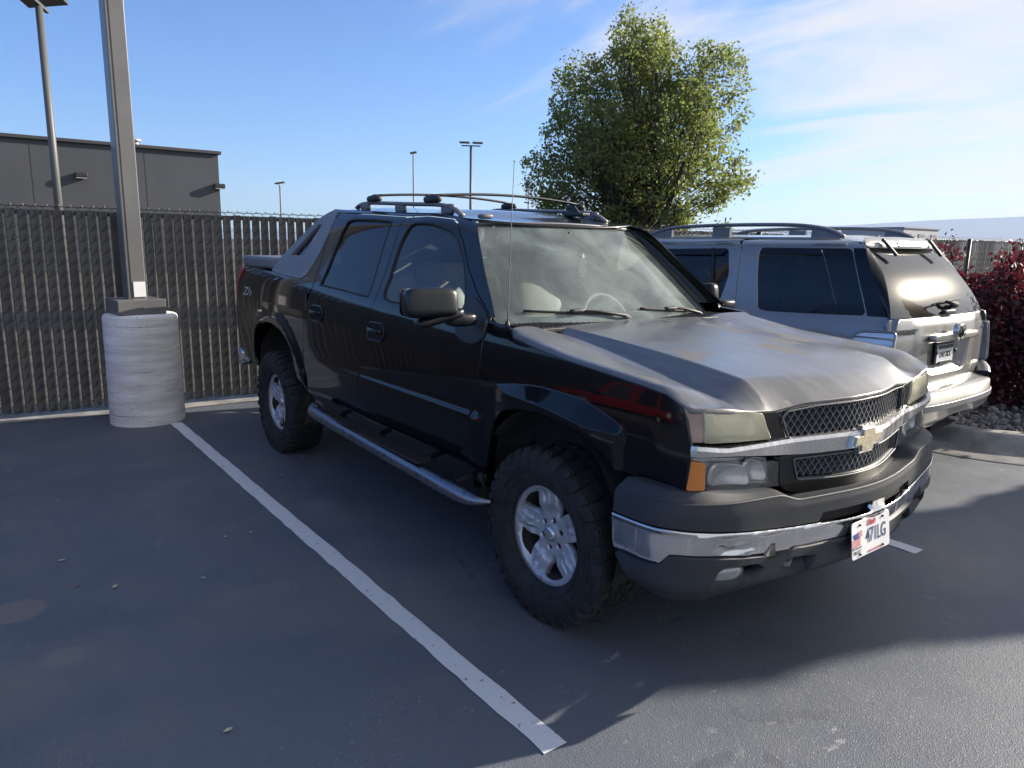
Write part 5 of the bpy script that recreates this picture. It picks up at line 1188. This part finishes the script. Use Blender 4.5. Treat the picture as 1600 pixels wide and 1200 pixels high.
# ================================================================ silver SUV (local: x = towards its nose, y = its left)
def make_suv(root,PT,full=True):
    S=root; mk=lambda s:(lambda u,v:(u,s*sw(u,v),v))
    bpillar=2.52; nose=4.78
    for s in (-1,1):
        f=mk(s);H=(0,s,0)
        arch=lambda c,r,a0,a1,n=12:[(c+r*math.cos(R_(a0+(a1-a0)*k/n)),.40+r*.98*math.sin(R_(a0+(a1-a0)*k/n))) for k in range(n+1)]
        qw=rnd_poly([(1.293,1.687),(1.235,1.444),(1.155,1.186),(1.03,1.177),(.270,1.204),(.500,1.692)],.05)
        q=[(.10,.74),(.42,.66)]+[(.62,.52)]+arch(1.12,.45,165,15)+[(1.60,.72),(1.44,.92),(1.355,1.10),(1.386,1.276),(1.46,1.675),(1.515,1.742)]+[(1.2,1.765),(.8,1.768),(.60,1.764),(.42,1.71),(.13,1.215),(.06,1.19),(.05,1.118),(.30,1.085),(.34,1.0),(.33,.80),(.10,.755)]
        q=[(.36,.68),(.62,.52)]+arch(1.12,.45,165,12)+[(1.60,.72),(1.44,.92),(1.355,1.10),(1.386,1.276),(1.46,1.675),(1.515,1.742),(1.2,1.760),(.8,1.762),(.60,1.758),(.42,1.705),(.13,1.213),(.045,1.20),(.045,1.122),(.27,1.105),(.315,1.075),(.345,1.0),(.345,.80),(.33,.72)]
        qp=panel('quarter_panel',q,f,PT,S,H,holes=[qw],step=.05)
        panel('quarter_window',off_poly(qw if area(qw)>0 else qw[::-1],-.01),lambda u,v:(u,s*(sw(u,v)-.006),v),'tinted_glass',qp,H,step=.08,lip=0,gap=0)
        panel('dark_pillar',[(.497,1.692),(.262,1.206),(.135,1.208),(.405,1.690)],lambda u,v:(u,s*(sw(u,v)+.004),v),'truck_black' ,qp,H,step=.06,lip=.003)
        zz=[1.206+(1.690-1.206)*k/10 for k in range(11)]
        ca=[(.135+.27*(z-1.208)/.482,s*(sw(.135+.27*(z-1.208)/.482,z)+.003),z) for z in zz]; gt=pchip([1.2,1.32,1.60,1.688],[.815,.76,.60,.548]); cb_=[(sr(gt(z),z)-.002,s*(gt(z)+.004),z) for z in zz]
        loft('glass_corner',[ca,[tuple(.5*(p+q_)+d for p,q_,d in zip(a,b,(-.012,s*.012,0))) for a,b in zip(ca,cb_)],cb_],'truck_black',qp,(-.5,s,0))
        # tail lamp
        tl=rnd_poly([(.335,.78),(.340,1.0),(.305,1.075),(.26,1.10),(.03,1.112),(.02,.78)],.03)
        lp=panel('tail_lamp',tl,lambda u,v:(u,s*(sw(u,v)+.006),v),'lamp_lens_red' if 0 else 'lamp_clear',S,H,step=.05,depth=.02)
        mb=MB()
        for k in range(5):
            z=.83+.058*k; mb.tube([(.03,s*(sw(.03,z)+.012),z),(.15,s*(sw(.15,z)+.012),z),(.27,s*(sw(.27,z)+.012),z),(.33,s*(sw(.33,z)+.008),z-.01)],.0055,6)
        L=resample(tl,.04); mb.tube([(u,s*(sw(u,v)+.010),v) for u,v in L+[L[0]]],.008,6,False)
        mb.build('lamp_bars',PT,lp,True)
        # rear door, front door
        rw=rnd_poly([(2.43,1.655),(1.585,1.676),(1.505,1.45),(1.535,1.22),(1.61,1.160),(2.46,1.150)],.05)
        rd=[(1.365,1.10),(1.45,.925),(1.61,.725),(1.62,.45),(bpillar,.43),(bpillar,1.13),(2.50,1.70),(1.53,1.735),(1.47,1.675),(1.396,1.276)]
        d=panel('rear_door',rnd_poly(rd,.03),f,PT,S,H,holes=[rw],step=.06)
        panel('window',off_poly(rw if area(rw)>0 else rw[::-1],-.01),lambda u,v:(u,s*(sw(u,v)-.006),v),'tinted_glass',d,H,step=.08,lip=0,gap=0)
        mb=MB(); mb.tube([(1.745,s*(sw(1.7,1.66)+.002),1.67),(1.665,s*(sw(1.7,1.4)+.002),1.42),(1.60,s*(sw(1.6,1.17)+.002),1.165)],.012,6); mb.build('window_divider','rubber',d,True)
        panel('wind_deflector',[(1.60,1.668),(2.42,1.65),(2.42,1.60),(1.63,1.615)],lambda u,v:(u,s*(sw(u,v)+.012),v),'truck_black',d,H,lip=0,gap=0,step=.06)
        mb=MB(); mb.tube([(1.62,s*(sw(1.6,1.0)+.03),1.03),(1.80,s*(sw(1.7,1.0)+.035),1.03)],.016,8); mb.build('handle',PT,d,True)
        fw=rnd_poly([(2.62,1.655),(2.62,1.150),(3.55,1.130),(3.30,1.40),(3.02,1.63)],.05)
        fd=[(bpillar+.01,1.70),(bpillar+.01,.43),(3.60,.43),(3.66,.75),(3.64,1.13),(3.36,1.43),(3.05,1.69)]
        d=panel('front_door',rnd_poly(fd,.03),f,PT,S,H,holes=[fw],step=.07)
        panel('window',off_poly(fw if area(fw)>0 else fw[::-1],-.01),lambda u,v:(u,s*(sw(u,v)-.006),v),'side_glass',d,H,step=.1,lip=0,gap=0)
        mb=MB(); mb.tube([(2.66,s*(sw(2.6,1.0)+.03),1.03),(2.84,s*(sw(2.7,1.0)+.035),1.03)],.016,8); mb.build('handle',PT,d,True)
        mb=MB(); mb.sup((3.42,s*1.02,1.20),(.07,.12,.075),.5,.5); mb.build('mirror','truck_black',S,True)
        fe=[(3.61,.45)]+arch(4.01,.44,172,8)+[(4.52,.44),(nose-.02,.55),(nose-.03,.95),(4.3,1.03),(3.68,1.10),(3.67,.75)]
        g=lambda u,v:(u,s*(sw(u,v)-.10*sm(4.0,nose,u)**2-.03*sm(3.8,4.6,u)),v)
        panel('front_fender',fe,g,PT,S,H,step=.07)
        panel('roof_side',[(1.53,1.740),(2.50,1.705),(3.05,1.695),(3.37,1.44),(3.655,1.14),(3.70,1.14),(3.42,1.46),(3.12,1.72),(2.9,1.755),(1.53,1.762)],f,PT,S,H,step=.06,depth=.006)
        # roof rail
        R=MB(); pts=cat([(.60,s*.600,1.772),(.68,s*.605,1.81),(.80,s*.61,1.842),(1.08,s*.612,1.866),(1.7,s*.614,1.868),(2.2,s*.612,1.852),(2.40,s*.608,1.82),(2.56,s*.602,1.772)],5); R.tube(pts,.020,8,sq=(.8,1.3)); rr=R.build('roof_rail','plastic_light',S,True)
        for (a,b) in ((.62,.86),(1.62,1.80),(2.26,2.53)):
            R=MB(); zt=lambda x:1.80+.05*min(1,(x-.62)/.2)*min(1,(2.56-x)/.2); R.add([(a,s*.585,1.765),(b,s*.585,1.765),(b,s*.60,zt(b)),(a,s*.60,zt(a)),(a,s*.625,1.76),(b,s*.625,1.76),(b,s*.62,zt(b)),(a,s*.62,zt(a))],[[0,1,2,3],[7,6,5,4],[3,2,6,7],[0,3,7,4],[1,5,6,2]]); R.build('rail_foot','plastic_light',rr)
        for cx in (1.12,4.01):
            an=[R_(-10+200*k/20) for k in range(21)]
            loft('wheel_liner',[[(cx+.46*math.cos(a),s*yy,.40+.45*math.sin(a)) for a in an] for yy in (.89,.75,.55)]+[[(cx,s*.55,.4) for a in an]],'liner',S)
            w=make_wheel(S,(cx,s*.86,.365),s,0,40); w.scale=(.9,.9,.9)
    # roof, windscreen, hood, nose
    fr_=lambda x,y:(x,y,1.765+.030*(1-(abs(y)/.56)**2.5)-.035*sm(.75,.50,x)-.05*sm(2.6,3.2,x))
    panel('roof',[(.44,-.44),(.56,-.5),(.70,-.515),(3.0,-.515),(3.16,-.5),(3.22,0),(3.16,.5),(3.0,.515),(.70,.515),(.56,.5),(.44,.44),(.43,0)],fr_,PT,S,(0,0,1),step=.10,gap=0)
    fwz=lambda y,z:(3.22+(1.74-z)*1.05-.10*(abs(y)/.75)**2,y,z)
    panel('windscreen',[(-.50,1.735),(-.76,1.12),(.76,1.12),(.50,1.735)],fwz,'tinted_glass',S,(1,0,.5),step=.12,gap=0)
    fho=lambda x,y:(x,y,1.12-.10*sm(3.8,4.7,x)-.07*(abs(y)/.88)**4-.10*sm(4.5,4.85,x))
    panel('hood',rnd_poly([(3.72,-.86),(4.5,-.80),(4.74,-.6),(4.80,0),(4.74,.6),(4.5,.80),(3.72,.86),(3.80,0)],.05),fho,PT,S,(0,0,1),step=.10)
    NP=Plan([(4.84,0),(4.82,.4),(4.74,.65),(4.60,.80),(4.40,.86)])
    panel('front_fascia',[(-.90,.40),(.90,.40),(.90,1.0),(-.90,1.0)],lambda a,z:(*NP.at(a),z),PT,S,(1,0,0),step=.1)
    panel('grille',rnd_poly([(-.40,.70),(.40,.70),(.45,.96),(-.45,.96)],.03),lambda a,z:(*NP.at(a,.01),z),'chrome_worn',S,(1,0,0),step=.1)
    # interior, under body
    mb=MB(); mb.box((2.4,0,.55),(4.3,1.5,.25)); mb.box((1.7,0,.85),(2.8,1.45,.4)); mb.box((4.1,0,.8),(1.2,1.4,.4)); mb.build('chassis','dark_void',S)
    for l in (1.75,2.75):
        for y in (-.38,.38):
            mb=MB(); mb.sup((l-.1,y,1.22),(.09,.22,.28),.5,.5,rot=(0,R_(12),0)); mb.sup((l-.17,y,1.55),(.05,.12,.07),.6,.6); mb.build('seat','cabin_dark',S,True)
    # ---- rear
    fR=lambda o=0.:(lambda t,z:(sr(t,z)+o,t,z))
    HR=(-1,0,.2)
    tg=[(-.80,.70),(-.70,.64),(-.4,.622),(.4,.622),(.70,.64),(.80,.70),(.822,.95),(.825,1.190),(-.825,1.190),(-.822,.95)]
    rec=[(-.395,1.018),(-.36,.80),(-.31,.762),(-.24,.752),(.24,.752),(.31,.762),(.36,.80),(.395,1.018)]
    frc=lambda t,z:(sr(t,z)-.012*sm(.60,.50,abs(t))*sm(.66,.72,z)*(1-sm(1.13,1.18,z)),t,z)
    TG=panel('tailgate',tg,frc,PT,S,HR,holes=[rnd_poly(rec,.03)],step=.04,depth=.05,lip=.012)
    def frec(t,z):
        k=min(1,(.40-abs(t))/.10); kz=min(1,(z-.745)/.07); return (sr(t,z)-.010+.055*sm(0,1,max(0,k))*sm(0,1,max(0,kz)),t,z)
    panel('plate_recess',[(-.41,1.03),(-.38,.79),(-.25,.742),(.25,.742),(.38,.79),(.41,1.03)],frec,PT,TG,HR,lip=0,gap=0,step=.03)
    RG=panel('rear_window',[(-.815,1.200),(.815,1.200),(.76,1.32),(.60,1.60),(.548,1.688),(.3,1.692),(-.3,1.692),(-.548,1.688),(-.60,1.60),(-.76,1.32)],fR(),'suv_rear_glass',S,HR,step=.06,lip=.003,depth=.01)
    mb=MB(); mb.box((.62,0,1.40),(.03,1.1,.4)); mb.box((.75,0,1.10),(.9,1.4,.05)); mb.build('cargo_cover','cabin_dark',S)
    sp=[(-.555,1.693),(.555,1.693),(.60,1.712),(.585,1.75),(.50,1.777),(0,1.785),(-.50,1.777),(-.585,1.75),(-.60,1.712)]
    panel('rear_spoiler',sp,lambda t,z:(.365+.055*(abs(t)/.6)**3+max(0,z-1.705)*.55+2.2*max(0,z-1.74)**1.1,t,z),PT,S,(-1,0,.4),step=.05,depth=.05)
    panel('brake_light',rnd_poly([(-.20,1.712),(.20,1.712),(.18,1.745),(-.18,1.745)],.006),lambda t,z:(.357+.055*(abs(t)/.6)**3+max(0,z-1.705)*.55,t,z),'pink_lens',S,(-1,0,.4),step=.05,depth=.02)
    # badge bar and round badge
    mb=MB(); mb.sup((-.035,0,1.045),(.030,.40,.030),.35,.25); mb.build('handle_bar',PT,TG,True)
    mb=MB(); mb.lathe([(.0005,-.085),(.040,-.085),(.050,-.082),(.058,-.070),(.060,-.04)],'X',36,(0,0,1.085)); bd=mb.build('badge','chrome_worn',TG,True)
    mb=MB(); mb.lathe([(.046,-.087),(.050,-.092),(.054,-.087)],'X',36,(0,0,1.085))
    for a in (-1,0,1): mb.tube([(-.088,.018*a-.012,1.118),(-.088,.018*a-.008,1.085),(-.088,.018*a+.006,1.055)],.004,6)
    mb.build('badge_rim','plastic_dark',bd,True)
    mt=lambda u,z,o=.004:frame((sr(u,z)-o-.012*0,u,z),(0,-1,0),(0.03,0,1))
    if full: text('model_letters','MOUNTAINEER',.052,frame((sr(.66,1.10)-.006,.655,1.10),(-.11,-1,0),(.05,0,1)),'plastic_grey',TG,ext=.002,sx=.92,bold=.0012)
    if full: text('trim_letters','AWD',.034,frame((sr(-.74,1.075)-.006,-.745,1.072),(.12,-1,0),(.05,0,1)),'chrome',TG,ext=.003)
    # plate in black frame
    mb=MB(); mb.box((.028,0,.905),(.012,.33,.175),.004); pf=mb.build('plate_frame','plastic_dark',TG)
    mb=MB(); mb.box((.019,0,.905),(.006,.295,.14),.002); pp=mb.build('licence_plate','white_plate',TG)
    mb=MB(); mb.box((.014,0,.957),(.006,.26,.028)); mb.box((.014,0,.835),(.01,.20,.022)); mb.build('plate_strip','ink_black',pf)
    if full: text('plate_number','D43 7KX',.062,frame((.0145,0,.895),(0,-1,0),(0,0,1)),'ink_black',pf,ext=.001,sx=.85)
    mb=MB()
    for t in (-.17,.17): mb.sup((.015,t,.915),(.015,.016,.016),1,1,10,8)
    mb.build('plate_knob','plastic_dark',pf,True)
    # wiper, glass handle, hinges
    mb=MB(); P=lambda t,z,o=.03:(sr(t,z)-o,t,z); mb.tube([P(.27,1.285),P(.05,1.300),P(-.26,1.315)],.008,6); mb.tube([P(-.10,1.275,.05),P(-.02,1.29,.05),P(.04,1.30,.04)],[.022,.016,.010],8); mb.sup(P(-.10,1.27,.03),(.02,.05,.022),.6,.6); mb.build('rear_wiper','rubber',RG,True)
    mb=MB(); mb.sup(P(-.005,1.222,.015),(.02,.10,.020),.6,.6); mb.build('glass_handle','plastic_dark',RG,True)
    for s in (-1,1):
        mb=MB(); mb.box((.345,s*.40,1.70),(.17,.035,.024),.008,rot=(0,R_(-47),s*R_(8))); mb.build('hinge','plastic_dark',RG)
    # bumper
    SB=Plan([(-.155,0),(-.15,.3),(-.12,.58),(-.055,.77),(.06,.885),(.22,.925),(.50,.930)])
    def fb(s_,v):
        a=abs(s_); 
        o=-.0+.012*sm(.60,.57,v)*sm(.50,.53,v)
        if v>.645: o+=-1.1*(v-.645)
        z=v-.0
        if v>.66: z=.66-.0+(v-.66)*.30
        z+=.0
        x,y=SB.at(max(-SB.h+.003,min(SB.h-.003,s_)),-(o)-.16*sm(.52,.34,v)**1.5*0-.0+ .11*sm(.50,.36,v)**1.4*1.0)
        return (x,y,z)
    low=[(-1.25,.44),(-.85,.40),(-.50,.372),(-.31,.37),(-.27,.465),(-.05,.478),(.22,.472),(.26,.37),(.50,.372),(.85,.40),(1.25,.44)]
    bo=low+[(1.25,.66),(1.05,.685),(.95,.76),(.80,.775),(-.80,.775),(-.95,.76),(-1.05,.685),(-1.25,.66)]
    BM=panel('rear_bumper',bo,fb,PT,S,lambda p:Vector((-1+p.x,p.y*.8,.5)),step=.04,depth=.05,lip=.008,lines=[[(-1.2,.645),(1.2,.645)],[(-1.2,.66),(1.2,.66)]])
    mb=MB(); 
    for k in range(5): mb.tube([( -.105+.020*k+.06*(abs(t)/.66)**2.6,t,.6655+.0045*k) for t in [-.66+.132*j for j in range(11)]],.0045,5)
    mb.build('step_ribs','plastic_grey',BM,True)
    for s in (-1,1):   # raised corner
        cs=[]
        for q in range(6):
            a=s*(.72+.30*q/5); x,y=SB.at(a); h=.12*math.sin(PI*min(1,(q+1.2)/4.2)*.5); x2,y2=SB.at(a,.10)
            cs.append([(x,y,.64),(x+.004,y-s*.002,.66+h*.8),(x+.02,y-s*.012,.66+h),(x2,y2,.66+h*.9),(x2+.01,y2,.66)])
        loft('bumper_corner',cs,PT,BM,(0,0,1))
    panel('bumper_trim',[(-.80,.535),(.80,.535),(.80,.577),(-.80,.577)],lambda a,z:(*SB.at(a,-.016),z),'plastic_light',BM,(-1,0,0),step=.05,depth=.01)
    for s in (-1,1): panel('reflector',[(s*.82,.538),(s*.96,.538),(s*.96,.580),(s*.82,.580)],lambda a,z:(*SB.at(a,-.012),z),'red_lens',BM,(-1,0,0),step=.05,depth=.012)
    mb=MB(); mb.box((.02,0,.40),(.12,.46,.14)); mb.build('hitch_recess','dark_void',S)
    mb=MB(); mb.lathe([(.026,-.13),(.034,-.13),(.034,-.02),(.026,-.02)],'X',4,(0,-.02,.43),close=True); mb.build('tow_hitch','far_white' if 0 else 'chrome_worn',S)
SU=empty('parked_suv',(-.0939,3.153,0),R_(181.612))
tag(SU,'silver SUV with dark roof rails and sun glare in its rear window','suv')
make_suv(SU,'silver_paint')

RC=empty('red_car',(-1.4,-7.2,0),R_(180)); tag(RC,'red car across the parking lot, seen only mirrored in the black fender','car')
make_suv(RC,'red_paint',False); RC.scale=(.95,.95,.84)
